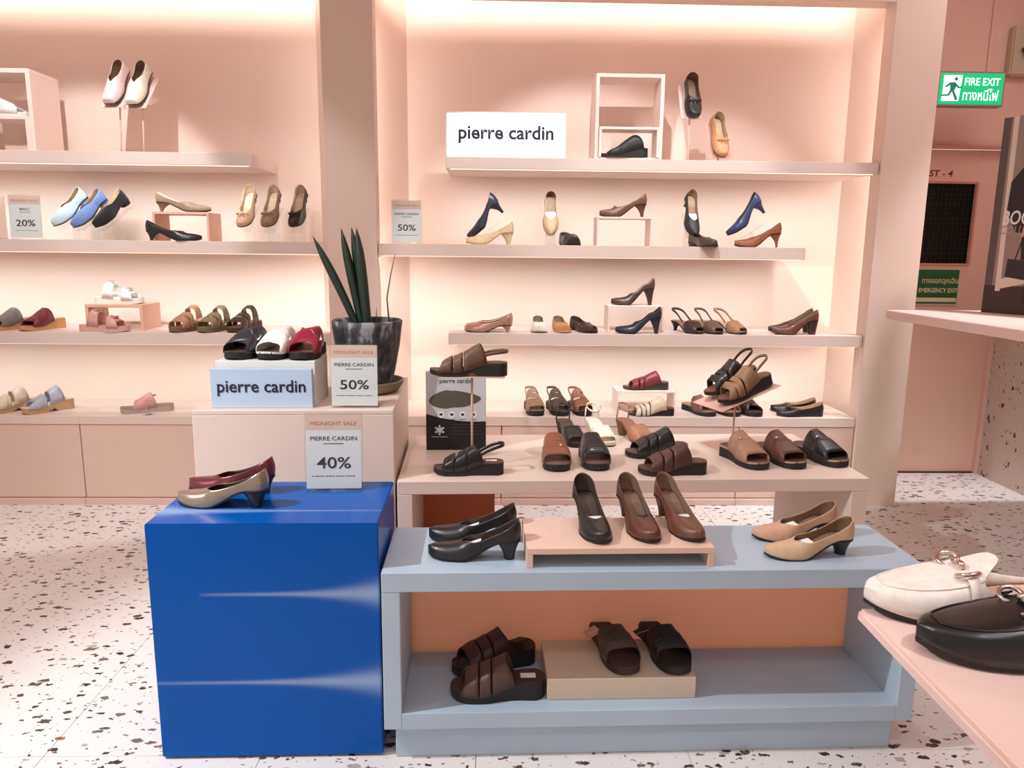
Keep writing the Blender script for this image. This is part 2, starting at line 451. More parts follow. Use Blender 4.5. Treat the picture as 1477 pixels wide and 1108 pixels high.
def slab(name, L, wfun, zt, zb, m, parent, n=26, u0=0.0, u1=1.0, grow=0.0, m2=None):
    """closed sole between the surfaces zt(u) and zb(u)"""
    us = usamp(n, u0, u1); vs, fs, mi = [], [], []
    for u in us:
        w = max(0.0006, wfun(u) + (grow if 0.004 < u < 0.996 else grow * 0.5))
        x = (u - 0.5) * L
        t, b = zt(u), zb(u)
        vs += [(x, w, b), (x, w, t), (x, w * 0.5, t), (x, -w * 0.5, t), (x, -w, t), (x, -w, b)]
    for i in range(n - 1):
        for k in range(6):
            a, b2 = i * 6 + k, i * 6 + (k + 1) % 6
            fs.append((a, b2, b2 + 6, a + 6)); mi.append(1 if (k in (1, 2, 3) and m2) else 0)
    fs.append((0, 5, 4, 3, 2, 1)); mi.append(0)
    e = (n - 1) * 6
    fs.append((e, e + 1, e + 2, e + 3, e + 4, e + 5)); mi.append(0)
    o = mesh_obj(name, vs, fs, [m, m2] if m2 else m, parent, False, mi)
    return o

def heel_part(L, hh, kind, wfun, zs, m, parent):
    spec = {'kitten': (0.0075, 0.008, 0.085, 2.2), 'stiletto': (0.0050, 0.006, 0.075, 2.4), 'block': (0.017, 0.018, 0.115, 1.1),
            'cone': (0.010, 0.011, 0.095, 1.6), 'low': (0.024, 0.024, 0.120, 0.7), 'flare': (0.0135, 0.015, 0.120, 1.7)}[kind]
    tx, ty, uc, p = spec
    vs, fs = [], []
    n, K = 16, 9
    u_end = 0.26
    for i in range(K):
        t = i / (K - 1)
        g = (1 - t) ** p
        for k in range(n):
            a = 2 * PI * k / n
            # top ring follows the seat outline
            ut = 0.132 - 0.13 * math.cos(a)
            yt = wfun(min(max(ut, 0.001), u_end)) * 1.0 * (1 if math.sin(a) >= 0 else -1) if abs(math.sin(a)) > 1e-6 else 0
            yt *= min(1.0, abs(math.sin(a)) * 1.5 + 0.0) if ut > 0.13 else 1.0
            xt = (ut - 0.5) * L
            xb = (uc - 0.5) * L - tx * math.cos(a) * 1.0
            yb = ty * math.sin(a)
            zt = zs(min(ut, u_end)) + 0.001
            vs.append((xb + (xt - xb) * g, yb + (yt - yb) * g, zt * (1 - t)))
    for i in range(K - 1):
        for k in range(n):
            k2 = (k + 1) % n
            fs.append((i * n + k, (i + 1) * n + k, (i + 1) * n + k2, i * n + k2))
    fs.append(tuple((K - 1) * n + k for k in range(n))[::-1]); fs.append(tuple(range(n)))
    return mesh_obj('heel', vs, fs, m, parent, True)

def solid(o, th, off=-1.0, mo=0, smooth_level=0):
    s = o.modifiers.new('thickness', 'SOLIDIFY'); s.thickness = th; s.offset = off; s.material_offset = mo; s.use_rim = True
    if mo: s.material_offset_rim = 0
    return o

def pump(name='pump', L=0.235, hh=0.06, W=0.074, toe='point', heel='kitten', throat=0.70, vee=2.2, up=None, lining=None, sole=None,
         heelm=None, bow=None, paper=None, back=0.052, side=0.036, dome=0.040, tip=0.019, plat=0.0, collar=None, strap=None, wedge=False, tongue=0.0):
    """closed court shoe, ballet flat or loafer: toe to +X, base at z = 0"""
    root = empty(name)
    wf = lambda u: half_width(u, W, toe)
    zs = lambda u: plat + hh * (1 - sstep(0.17, 0.64, u)) + (0.010 * ((u - 0.72) / 0.28) ** 2 if u > 0.72 else 0)
    sole = sole or rubber((30, 26, 26)); lining = lining or leather((196, 168, 140), 0.6)
    D = lambda u: cr(((0.0, 0.085), (0.25, 0.078), (0.5, 0.062), (throat, dome + 0.004), (0.86, dome * 0.82), (0.95, (tip + dome * 0.8) / 2), (1.0, tip)), u)
    z_thr, z_back = zs(throat) + dome * 0.95, zs(0.0) + back
    def ht(u):
        t = min(1.0, u / throat)
        zt_ = z_back + (z_thr - z_back) * t - 0.011 * math.sin(PI * t ** 0.9) * (0.036 / max(side, 0.03))
        return max(0.020, zt_ - zs(u))
    n, K = 34, 9
    us = sorted(usamp(n - 6) + [throat - 0.10, throat - 0.06, throat - 0.035, throat - 0.015, throat - 0.005, throat])
    n = len(us)
    vs, fs = [], []
    for s in (1, -1):
        base = len(vs)
        for u in us:
            d, h = D(u), ht(u)
            a0 = math.asin(min(0.98, h / d))
            bl = max(0.0, min(1.0, 1 - (throat - u) / 0.22)) if u < throat else 1.0
            at = a0 + (PI / 2 - a0) * (bl ** (vee * 1.6))
            w = wf(u) * 1.02
            tg = tongue * max(0.0, 1 - abs(u - throat) / 0.05)
            for k in range(K):
                a = at * k / (K - 1)
                y = w * math.cos(a) ** 0.75 if a < PI / 2 - 1e-6 else 0.0
                z = zs(u) + 0.002 + d * math.sin(a) ** 0.9 + tg * (k / (K - 1)) ** 3
                tt = k / (K - 1); x = (u - 0.5) * L + (max(0.0, 1 - u / 0.30) ** 1.5) * (-0.004 * math.sin(PI * min(1.0, tt * 1.1)) + 0.005 * tt)
                vs.append((x, s * y, z))
        for i in range(n - 1):
            for k in range(K - 1):
                q = (base + i * K + k, base + i * K + k + 1, base + (i + 1) * K + k + 1, base + (i + 1) * K + k)
                fs.append(q if s < 0 else q[::-1])
    fs = fix_normals(vs, fs, lambda x: zs(x / L + 0.5) + 0.01)
    u_ = mesh_obj('upper', vs, fs, [up, lining], root, True)
    bm = bmesh.new(); bm.from_mesh(u_.data); bmesh.ops.remove_doubles(bm, verts=bm.verts[:], dist=0.0002); bm.to_mesh(u_.data); bm.free()
    solid(u_, 0.0016, -1.0, 1)
    slab('insole', L, lambda u: wf(u) * 0.9, lambda u: zs(u) + 0.005, lambda u: zs(u) + 0.002, lining, root, 20, 0.02, 0.97)
    if wedge:
        slab('sole', L, wf, lambda u: zs(u) + 0.0035, lambda u: max(0.0, plat * 0 + (0.008 * ((u - 0.75) / 0.25) ** 2 if u > 0.75 else 0)), sole, root, 24, 0, 1, 0.0015)
    else:
        slab('sole', L, wf, lambda u: zs(u) + 0.0035, lambda u: max(0.0, zs(u) - 0.0015 - plat), sole, root, 26, 0, 1, 0.0012)
        if heel and hh > 0.004: heel_part(L, hh, heel, wf, zs, heelm or up, root)
    if bow:
        x = (throat - 0.5) * L + 0.012; z = zs(throat) + dome + 0.006
        kn = box('bow_knot', x - 0.005, x + 0.005, -0.005, 0.005, z - 0.004, z + 0.006, bow, root, 0.0015)
        for s in (1, -1):
            under(tube('bow_loop', [(x, 0, z)] + [(x + 0.004 * math.sin(a), s * (0.004 + 0.013 * (1 - math.cos(a)) / 1.0), z - 0.001 + 0.008 * math.sin(a)) for a in (0.6, 1.4, 2.4, 3.4, 4.4, 5.4)] + [(x, 0, z)], 0.0036, bow, root, 6), kn)
            under(tube('bow_tail', [(x, 0, z), (x + 0.008, s * 0.006, z - 0.002), (x + 0.018, s * 0.012, z - 0.008)], 0.0026, bow, root, 6), kn)
    if strap:
        x = (throat - 0.5) * L
        vs = []; fs = []
        for i in range(11):
            a = PI * i / 10
            for dx in (-0.007, 0.007):
                vs.append((x + 0.016 + dx, W / 2 * 1.03 * (1 if math.cos(a) > 0 else -1) * abs(math.cos(a)) ** 0.8, zs(throat) + 0.008 + (dome) * math.sin(a) ** 0.9))
        fs = [(2 * i, 2 * i + 1, 2 * i + 3, 2 * i + 2) for i in range(10)]
        solid(mesh_obj('saddle_strap', vs, fs, strap, root, True), 0.002, 0)
    if paper:
        u0, u1 = throat - 0.21, throat + 0.02
        vs = []
        for u in (u0, (u0 + u1) / 2, u1):
            for s in (-1, 1): vs.append(((u - 0.5) * L, s * wf(u) * 0.80, zs(u) + 0.020 + 0.010 * (u - u0) / (u1 - u0)))
        solid(mesh_obj('paper_insert', vs, [(0, 2, 3, 1), (2, 4, 5, 3)], WHITEP if paper is True else paper, root), 0.0006, 0)
    return root

FOOT = ((0.0, 0.080), (0.30, 0.073), (0.45, 0.064), (0.60, 0.051), (0.75, 0.037), (0.88, 0.026), (1.0, 0.020))
def sandal(name='sandal', L=0.245, W=0.088, hh=0.045, th=0.022, toe='round', bands=(), sling=None, up=None, up2=None, foot=None, sole=None,
           buckle=None, heel=None, slit=False, arch=True, ankle=None, tagc=None, lift=1.0, label=None, rim=None, notch=0.0, studs=None, rear=0.10, front=0.05):
    """slide, mule or strap sandal; bands = (u0 left, u1 left, u0 right, u1 right, sides)"""
    root = empty(name)
    wf = lambda u: half_width(u, W, toe)
    zt = lambda u: th + (hh - th) * (1 - sstep(0.20, 0.68, u)) + (0.006 * ((u - 0.8) / 0.2) ** 2 if u > 0.8 else 0)
    def zb(u):
        z = 0.008 * ((u - 0.78) / 0.22) ** 2 if u > 0.78 else 0.0
        if heel: z = max(z, zt(u) - th * 0.8 if u < 0.66 else z)
        elif notch and 0.36 < u < 0.56: z = max(z, notch * math.sin(PI * (u - 0.36) / 0.20))
        return z
    sole = sole or rubber((30, 24, 24)); foot = foot or leather((110, 78, 64), 0.55)
    slab('sole', L, wf, lambda u: zt(u) - 0.003, zb, sole, root, 32, 0, 1, 0.0015)
    if rim: slab('welt', L, wf, lambda u: zt(u) - 0.0005, lambda u: zt(u) - 0.0075, rim, root, 28, 0, 1, 0.0022)
    slab('footbed', L, lambda u: wf(u) * 0.985, lambda u: zt(u), lambda u: zt(u) - 0.0032, foot, root, 28, 0.002, 0.998)
    if heel: heel_part(L, zt(0.05) - th * 0.8, heel, wf, lambda u: zt(u) - th * 0.8, sole, root)
    lo = min((b[0] + b[2] for b in bands), default=0); hi = max((b[1] + b[3] for b in bands), default=2)
    straps = []
    for bi, b in enumerate(bands):
        l0, l1, r0, r1 = b[:4]
        hs = b[4] if len(b) > 4 else 1.0
        m = (up2 if (len(b) > 5 and b[5]) else up) or up
        n, K = 21, 5
        vs, fs = [], []
        for i in range(n):
            s = i / (n - 1); a = PI * s
            sm = sstep(0.05, 0.95, s)
            e0, e1 = l0 + (r0 - l0) * sm, l1 + (r1 - l1) * sm
            side = 1 - math.sin(a) ** 0.8
            if (l0 + r0) <= lo + 1e-6: e0 -= rear * side
            if (l1 + r1) >= hi - 1e-6: e1 += front * side
            for k in range(K):
                u = e0 + (e1 - e0) * k / (K - 1)
                u = max(0.0, min(0.985, u))
                c = math.cos(a)
                drop = 1 - 0.30 * (k / (K - 1)) ** 2 * math.sin(a) if (l1 + r1) >= hi - 1e-6 else 1.0
                y = (wf(u) + 0.0015 + 0.0008 * bi) * (1 if c > 0 else -1) * abs(c) ** 0.55
                z = zt(u) - 0.006 + (cr(FOOT, u) * lift * hs * drop + 0.006 + 0.0022 * bi) * math.sin(a) ** 0.52
                vs.append(((u - 0.5) * L, y, z))
        for i in range(n - 1):
            for k in range(K - 1):
                fs.append((i * K + k, i * K + k + 1, (i + 1) * K + k + 1, (i + 1) * K + k))
        fs = fix_normals(vs, fs, lambda x: zt(x / L + 0.5))
        o = mesh_obj('strap', vs, fs, m, root, True)
        solid(o, 0.0022, 1.0); straps.append(o)
    if sling:
        zc = sling if isinstance(sling, float) else 0.05
        plan = [(0.50 - 0.38 * k / 6, 1.0) for k in range(6)]
        pts = []
        for u, _ in plan: pts.append((u, wf(u) * 0.98))
        r0 = wf(0.12) * 0.92
        for k in range(9):
            a = PI * k / 8
            pts.append((0.12 - 0.125 * math.sin(a), r0 * math.cos(a)))
        for u, _ in reversed(plan): pts.append((u, -wf(u) * 0.98))
        def zsl(u): return zt(max(0.0, u)) + 0.026 + (zc - 0.026) * (1 - sstep(-0.02, 0.48, u))
        pts = [Vector(((u - 0.5) * L, y, zsl(u))) for u, y in pts]
        NS = len(pts)
        vs, fs = [], []
        for p in pts: vs += [p + Vector((0, 0, -0.006)), p + Vector((0, 0, 0.006))]
        fs = [(2 * i, 2 * i + 1, 2 * i + 3, 2 * i + 2) for i in range(NS - 1)]
        o = mesh_obj('heel_strap', vs, fs, up2 or up, root, True); solid(o, 0.0024, 0)
    if ankle:
        # strap held up by two thin side stays, with a buckle outside
        z1 = zt(0.1) + ankle
        pts = []
        for i in range(24):
            a = 2 * PI * i / 24
            pts.append(Vector(((0.17 - 0.5) * L + 0.036 * math.cos(a), 0.027 * math.sin(a), z1 - 0.012 * math.cos(a))))
        vs = []
        for p in pts: vs += [p + Vector((0, 0, -0.004)), p + Vector((0, 0, 0.004))]
        fs = [(2 * i, 2 * i + 1, (2 * i + 3) % 48, (2 * i + 2) % 48) for i in range(24)]
        ans = solid(mesh_obj('ankle_strap', vs, fs, up, root, True), 0.002, 0)
        for s in (1, -1):
            tube('side_stay', [((0.10 - 0.5) * L, s * wf(0.12), zt(0.1)), ((0.12 - 0.5) * L, s * 0.028, z1)], 0.003, up, root, 6)
        under(tube('buckle', ring(((0.2 - 0.5) * L, 0.030, z1), 0.007, (0, 1, 0), 10), 0.0012, GOLD, root, 5, True), ans)
    if buckle:
        for ub in (buckle if isinstance(buckle, (list, tuple)) else (buckle,)):
            z = zt(ub) + cr(FOOT, ub) * lift + 0.004
            bs = box('buckle_strap', (ub - 0.5) * L - 0.012, (ub - 0.5) * L + 0.012, -0.020, 0.026, z - 0.002, z + 0.003, up, root, 0.0015)
            under(tube('buckle', [((ub - 0.5) * L - 0.013, -0.012, z + 0.005), ((ub - 0.5) * L + 0.013, -0.012, z + 0.005), ((ub - 0.5) * L + 0.013, 0.006, z + 0.005), ((ub - 0.5) * L - 0.013, 0.006, z + 0.005)], 0.0016, GOLD, root, 5, True), bs)
    if studs:
        for (uu, yy) in studs:
            z = zt(uu) + cr(FOOT, uu) * lift * max(0.2, 1 - (abs(yy) / wf(uu)) ** 3.6) ** 0.26 + 0.003
            under(lathe('stud', [(0.0001, 0.006), (0.005, 0.005), (0.008, 0.001), (0.008, -0.004)], SILVER, root, 10, ((uu - 0.5) * L, yy, z)), straps[0])
    if label:
        u = 0.16
        solid(mesh_obj('size_label', [((u - 0.06 - 0.5) * L, -0.010, zt(u) + 0.001), ((u + 0.1 - 0.5) * L, -0.010, zt(u) + 0.001), ((u + 0.1 - 0.5) * L, 0.012, zt(u) + 0.001), ((u - 0.06 - 0.5) * L, 0.012, zt(u) + 0.001)], [(0, 1, 2, 3)], WHITEP, root), 0.0006, 1)
    if tagc:
        for i, (px, py, pz, a, m) in enumerate(tagc):
            c, s = math.cos(a), math.sin(a)
            w, h = 0.020, 0.030
            vs = [(px - w * c, py - w * s, pz + 0.0), (px + w * c, py + w * s, pz + 0.0), (px + w * c - s * h * 1.3, py + w * s + c * h * 1.3, pz + 0.012), (px - w * c - s * h * 1.3, py - w * s + c * h * 1.3, pz + 0.012)]
            pt = solid(mesh_obj('price_tag', vs, [(0, 1, 2, 3)], m, root), 0.0008, 0)
            under(tube('tag_string', [(px, py, pz + 0.002), (px * 0.6, py * 0.75, pz + 0.02), (px * 0.35, py * 0.4, pz + 0.035)], 0.0006, WHITEP, root, 5), pt)
    return root

def loafer_mule(name, up, lining, sole, bit, L=0.26, W=0.094):
    """backless loafer with a moccasin seam and a metal bit on the vamp"""
    root = empty(name)
    wf = lambda u: half_width(u, W, 'almond')
    zs = lambda u: 0.006 + 0.013 * (1 - sstep(0.2, 0.6, u)) + (0.008 * ((u - 0.75) / 0.25) ** 2 if u > 0.75 else 0)
    D = lambda u: cr(((0.3, 0.066), (0.42, 0.061), (0.55, 0.053), (0.7, 0.042), (0.85, 0.033), (0.95, 0.025), (1.0, 0.015)), u)
    n, K = 26, 25
    vs, fs = [], []
    for i in range(n):
        t = 0.5 - 0.5 * math.cos(PI * i / (n - 1)) if i else 0
        for k in range(K):
            a = PI * k / (K - 1)
            ustart = 0.43 - 0.035 * math.sin(a) ** 3 + 0.09 * math.sin(2 * a) ** 2
            u = ustart + (1 - ustart) * t
            c = math.cos(a)
            y = wf(u) * 1.05 * (1 if c > 0 else -1) * abs(c) ** 0.62
            z = zs(u) + 0.002 + D(u) * math.sin(a) ** 0.62
            vs.append(((u - 0.5) * L, y, z))
    for i in range(n - 1):
        for k in range(K - 1):
            fs.append((i * K + k, i * K + k + 1, (i + 1) * K + k + 1, (i + 1) * K + k))
    fs = fix_normals(vs, fs, lambda x: zs(x / L + 0.5) + 0.01)
    vamp = solid(mesh_obj('vamp', vs, fs, [up, lining], root, True), 0.0022, -1.0, 1)
    seam = []
    for k in range(31):
        t = k / 30 * 2 - 1
        u = 0.93 - 0.42 * abs(t) ** 2.2
        a = PI / 2 - (PI / 2 - 0.82 + 0.0) * (1 if t > 0 else -1) * abs(t) ** 0.55
        c = math.cos(a)
        seam.append(((u - 0.5) * L, wf(u) * 1.05 * (1 if c > 0 else -1) * abs(c) ** 0.62, zs(u) + 0.0025 + D(u) * math.sin(a) ** 0.62))
    under(tube('apron_seam', seam, 0.0014, up, root, 6), vamp)
    # saddle strap over the instep
    vs, fs = [], []
    for i in range(25):
        a = PI * i / 24
        for k, du in enumerate((-0.022, 0.0, 0.022)):
            u = 0.565 + du
            c = math.cos(a)
            vs.append(((u - 0.5) * L, (wf(u) * 1.05 + 0.0012) * (1 if c > 0 else -1) * abs(c) ** 0.62, zs(u) + 0.004 + (D(u) + 0.001) * math.sin(a) ** 0.62))
    keep = [i for i in range(24) if not 8 <= i <= 15]
    for i in keep:
        for k in range(2): fs.append((i * 3 + k, i * 3 + k + 1, (i + 1) * 3 + k + 1, (i + 1) * 3 + k))
    fs = fix_normals(vs, fs, lambda x: zs(0.5))
    sad = solid(mesh_obj('saddle_strap', vs, fs, up, root, True), 0.0024, 1)
    z = zs(0.565) + D(0.565) + 0.006; bx0 = 0.065 * L
    for s in (1, -1):
        under(tube('bit_ring', ring((bx0, s * 0.023, z - 0.004), 0.0125, (0.15, -0.45 * s, 1), 18), 0.0028, bit, root, 8, True), sad)
        under(tube('bit_link', [(bx0, s * 0.012, z - 0.001), (bx0, s * 0.004, z + 0.003), (bx0, 0, z + 0.003)], [0.003, 0.0042, 0.003], bit, root, 8), sad)
    # low collar strip running round the heel
    vs, fs = [], []
    N = 23
    for i in range(N):
        t = i / (N - 1); c = math.cos(PI * t)
        u = 0.40 * abs(c) ** 0.9
        y = (1 if c > 0 else -1) * wf(max(u, 0.001)) * 1.03 if u > 0.004 else 0
        h = 0.012 + 0.022 * abs(c) ** 3
        vs += [((u - 0.5) * L, y, zs(u) + 0.002), ((u - 0.5) * L, y, zs(u) + h)]
    fs = [(2 * i, 2 * i + 1, 2 * i + 3, 2 * i + 2) for i in range(N - 1)]
    solid(mesh_obj('heel_collar', vs, fs, up, root, True), 0.002, 0)
    slab('insole', L, lambda u: wf(u) * 0.95, lambda u: zs(u) + 0.004, lambda u: zs(u), lining, root, 22, 0.01, 0.97)
    slab('sole', L, wf, lambda u: zs(u) + 0.002, lambda u: zs(u) - 0.0035 if u > 0.3 else zs(u) - 0.006, sole, root, 26, 0, 1, 0.0)
    box('heel', -0.5 * L + 0.004, -0.5 * L + 0.065, -0.028, 0.028, 0.0, zs(0.1) - 0.002, sole, root, 0.006, 2)
    return root

def put(o, p, yaw, label, cat='shoe', group=None, pitch=0.0, roll=0.0):
    o.location = p; o.rotation_euler = (R(roll), R(pitch), R(yaw))
    tag(o, label, cat, group)
    return o

# ------------------------------------------------------------------ door corner on the right
YD = 4.23
tag(box('wall_door', 2.09, 3.4, YD, YD + 0.08, 1.876, 3.0, PEACH_DOOR, None, 0.001), kind='structure')
tag(box('wall_door_side', 2.09, 2.20, YD + 0.001, YD + 0.08, 0, 1.876, PEACH_DOOR, None, 0), kind='structure')
tag(box('wall_right', 2.905, 2.99, -1.0, YD + 0.08, 0.0, 1.0, TERRW, None, 0.001), kind='structure')
tag(box('wall_right_upper', 2.93, 2.99, -1.0, YD + 0.08, 1.0, 3.0, PEACH_DOOR, None, 0.001), kind='structure')
dr = empty('door_1', (2.20, YD + 0.03, 0)); tag(dr, kind='structure')
GLASSD = mat('dark_wired_glass', (14, 18, 15), 0.12, spec=0.15)
box('door_leaf', 0.0, 0.205, 0, 0.04, 0.008, 1.862, PEACH_DOOR, dr, 0.001)
box('door_leaf', 0.515, 0.70, 0, 0.04, 0.008, 1.862, PEACH_DOOR, dr, 0.001)
box('door_leaf', 0.205, 0.515, 0, 0.04, 0.008, 1.235, PEACH_DOOR, dr, 0)
box('door_leaf', 0.205, 0.515, 0, 0.04, 1.684, 1.862, PEACH_DOOR, dr, 0)
box('window_pane', 0.205, 0.515, 0.018, 0.026, 1.235, 1.684, GLASSD, dr, 0)
TRIMD = mat('door_trim', (206, 142, 118), 0.5)
for a in ((0.195, 0.525, 1.228, 1.240), (0.195, 0.525, 1.680, 1.692), (0.195, 0.207, 1.240, 1.680), (0.513, 0.525, 1.240, 1.680)):
    box('window_bead', a[0], a[1], -0.006, 0.0, a[2], a[3], TRIMD, dr, 0.001)
WIRE = mat('glass_wire', (40, 48, 42), 0.5)
for k in range(1, 12): box('wire', 0.205 + 0.31 * k / 12, 0.205 + 0.31 * k / 12 + 0.0012, 0.0168, 0.0178, 1.24, 1.68, WIRE, dr, 0)
for k in range(1, 16): box('wire', 0.207, 0.513, 0.0168, 0.0178, 1.24 + 0.44 * k / 16, 1.24 + 0.44 * k / 16 + 0.0012, WIRE, dr, 0)
box('threshold', 0, 0.70, -0.01, 0.04, 0.0, 0.008, GAP, dr, 0)
box('frame_jamb', 0.685, 0.705, -0.03, 0.0, 0.0, 1.862, PEACH_DOOR, dr, 0.001)
text('door_number', 'ST - 4', 0.135, mat('maroon_lettering', (120, 30, 26), 0.5), dr, face_mtx((0.303, -0.0006, 1.735)), 0.036, bold=0.02, shear=0.15)
tag(box('trim_6', 2.09, 2.905, YD - 0.03, YD, 1.862, 1.880, TRIMD, None, 0.002), kind='structure')
tag(box('trim_7', 2.668, 2.690, YD - 0.012, YD, 2.16, 3.0, PEACH_DOOR, None, 0.002), kind='structure')

GREEN = mat('sign_green', (18, 92, 52), 0.4)
es = empty('emergency_exit_sign', (2.548, YD + 0.024, 1.107)); tag(es, 'green emergency exit plate on the door below the window', 'sign')
_h = box('plate', -0.14, 0.125, -0.004, 0.004, -0.103, 0.103, mat('sign_border', (206, 200, 170), 0.5), es, 0.001)
fm = face_mtx((0, -0.0042, 0))
under(flat('green_field', rect(-0.134, 0.119, -0.097, 0.097), GREEN, es, fm), _h)
CREAM = mat('sign_cream', (222, 214, 170), 0.5)
under(text('thai_lettering', 'ทางออกฉุกเฉิน', 0.208, CREAM, es, fm @ Matrix.Translation((0.012, 0.030, 0.0003)), 0.040, bold=0.008), _h)
under(text('lettering', 'EMERGENCY EXIT', 0.226, CREAM, es, fm @ Matrix.Translation((0.006, -0.020, 0.0003)), 0.026, bold=0.02), _h)
under(flat('cream_bar', rect(-0.130, 0.116, -0.086, -0.062), CREAM, es, fm, 0.0006), _h)

xs = empty('fire_exit_sign', (2.430, 3.950, 2.118)); tag(xs, 'lit green fire exit box sign with running man by the column', 'sign')
LITG = mat('lit_sign_green', (0, 170, 104), 0.4, emit=0.85)
LITW = mat('lit_sign_white', (228, 246, 255), 0.4, emit=1.0)
_h = box('housing', -0.178, 0.170, -0.004, 0.05, -0.083, 0.085, mat('sign_housing', (150, 150, 140), 0.4, 0.5), xs, 0.003)
box('bracket', -0.200, -0.178, 0.0, 0.045, -0.070, 0.075, mat('sign_bracket', (96, 78, 70), 0.4, 0.5), xs, 0.002)
box('arm', -0.40, -0.20, 0.015, 0.03, -0.01, 0.01, mat('sign_bracket', (96, 78, 70), 0.4, 0.5), xs, 0.002)
fm = face_mtx((-0.004, -0.0042, 0))
under(flat('green_face', rect(-0.164, 0.164, -0.074, 0.076), LITG, xs, fm), _h)
under(flat('white_door', [(-0.150, -0.058), (-0.060, -0.058), (-0.050, 0.066), (-0.145, 0.066), (-0.145, 0.0)], LITW, xs, fm, 0.0006), _h)
RUN = mat('running_man_green', (0, 120, 96), 0.5, emit=0.4)
under(flat('man_head', disc(-0.082, 0.048, 0.009), RUN, xs, fm, 0.0009), _h)
under(flat('man_body', [(-0.112, 0.030), (-0.088, 0.034), (-0.078, 0.012), (-0.090, -0.016), (-0.108, -0.010)], RUN, xs, fm, 0.0009), _h)
under(flat('man_arm', [(-0.088, 0.034), (-0.062, 0.010), (-0.048, 0.012), (-0.050, 0.004), (-0.066, 0.002), (-0.092, 0.022)], RUN, xs, fm, 0.0011), _h)
under(flat('man_arm', [(-0.112, 0.032), (-0.136, 0.012), (-0.130, 0.006), (-0.106, 0.022)], RUN, xs, fm, 0.0011), _h)
under(flat('man_leg', [(-0.108, -0.004), (-0.118, -0.026), (-0.152, -0.028), (-0.152, -0.036), (-0.112, -0.034), (-0.096, -0.010)], RUN, xs, fm, 0.0011), _h)
under(flat('man_leg', [(-0.100, -0.008), (-0.086, -0.010), (-0.066, -0.048), (-0.072, -0.056), (-0.080, -0.052)], RUN, xs, fm, 0.0011), _h)
under(text('lettering', 'FIRE EXIT', 0.182, LITW, xs, fm @ Matrix.Translation((0.055, 0.036, 0.0006)), 0.036, bold=0.012), _h)
under(text('thai_lettering', 'ทางหนีไฟ', 0.184, LITW, xs, fm @ Matrix.Translation((0.052, -0.026, 0.0006)), 0.058, bold=0.01), _h)

al = empty('fire_alarm_box', (2.80, YD, 2.36)); tag(al, 'beige fire alarm box high on the wall at the right edge', 'alarm')
box('case', -0.03, 0.10, -0.05, 0.0, -0.12, 0.13, mat('alarm_beige', (196, 176, 148), 0.5), al, 0.008, 2)
lathe('bell', [(0.0001, 0), (0.03, 0.004), (0.045, 0.02), (0.05, 0.035)], mat('alarm_black', (35, 30, 30), 0.4), al, 20, (0.06, -0.08, -0.02))
lathe('red_lamp', [(0.0001, 0.02), (0.012, 0.016), (0.018, 0.0)], mat('alarm_red', (190, 30, 30), 0.3), al, 16, (0.055, -0.06, 0.06))

# ledge with a poster
ld = empty('wall_ledge', (1.872, 3.51, 1.03)); ld.rotation_euler = (0, 0, R(1.8))
tag(ld, 'pale pink ledge below the boots poster on the right', 'ledge')
LEDGEM = mat('ledge_pink', (230, 198, 190), 0.45, var=0.01)
box('slab', 0, 0.98, -2.4, 0, -0.042, 0, LEDGEM, ld, 0.003)
box('bracket', 0.55, 0.98, -0.50, -0.06, -0.11, -0.042, LEDGEM, ld, 0.004)
ps = empty('boots_poster', (2.272, 3.425, 1.031)); ps.rotation_euler = (0, 0, R(-64))
tag(ps, 'standing poster of a person in a black dress with boots lettering', 'poster')
PW, PH = 0.62, 0.86
_h = box('board', 0, PW, 0, 0.02, 0, PH, mat('poster_edge', (92, 78, 74), 0.5), ps, 0.001)
fm = face_mtx((0, -0.0004, 0))
under(flat('print_wall', rect(0.035, PW, 0.11, PH), mat('poster_wall', (150, 130, 122), 0.5), ps, fm), _h)
under(flat('print_floor', rect(0.0, PW, 0.0, 0.125), mat('poster_floor', (62, 38, 36), 0.4), ps, fm, 0.0006), _h)
under(flat('print_skirting', [(0.05, 0.105), (0.22, 0.150), (0.22, 0.195), (0.05, 0.150)], mat('poster_white', (222, 206, 190), 0.5), ps, fm, 0.0008), _h)
under(flat('print_jamb', [(0.050, 0.10), (0.072, 0.10), (0.066, PH), (0.044, PH)], mat('poster_white', (222, 206, 190), 0.5), ps, fm, 0.0009), _h)
DRESS = mat('poster_black', (34, 27, 32), 0.5); SKINP = mat('poster_skin', (214, 168, 146), 0.5); HAIRP = mat('poster_hair', (40, 26, 22), 0.5)
under(flat('print_coat', [(0.105, 0.36), (0.245, 0.34), (0.365, 0.36), (0.385, 0.56), (0.345, 0.66), (0.265, 0.705), (0.205, 0.705), (0.125, 0.66), (0.065, 0.58), (0.060, 0.46)], DRESS, ps, fm, 0.0010), _h)
under(flat('print_skirt', [(0.145, 0.24), (0.345, 0.24), (0.365, 0.37), (0.135, 0.37)], DRESS, ps, fm, 0.0011), _h)
under(flat('print_hair', [(0.180, 0.69), (0.295, 0.69), (0.310, 0.76), (0.285, 0.815), (0.235, 0.825), (0.185, 0.80), (0.167, 0.75)], HAIRP, ps, fm, 0.0012), _h)
under(flat('print_face', [(0.220, 0.715), (0.260, 0.705), (0.280, 0.735), (0.280, 0.78), (0.245, 0.795), (0.215, 0.77), (0.210, 0.74)], SKINP, ps, fm, 0.0014), _h)
under(flat('print_leg', [(0.180, 0.12), (0.207, 0.12), (0.217, 0.245), (0.160, 0.245)], SKINP, ps, fm, 0.0013), _h)
under(flat('print_leg', [(0.270, 0.11), (0.297, 0.11), (0.317, 0.245), (0.260, 0.245)], SKINP, ps, fm, 0.0013), _h)
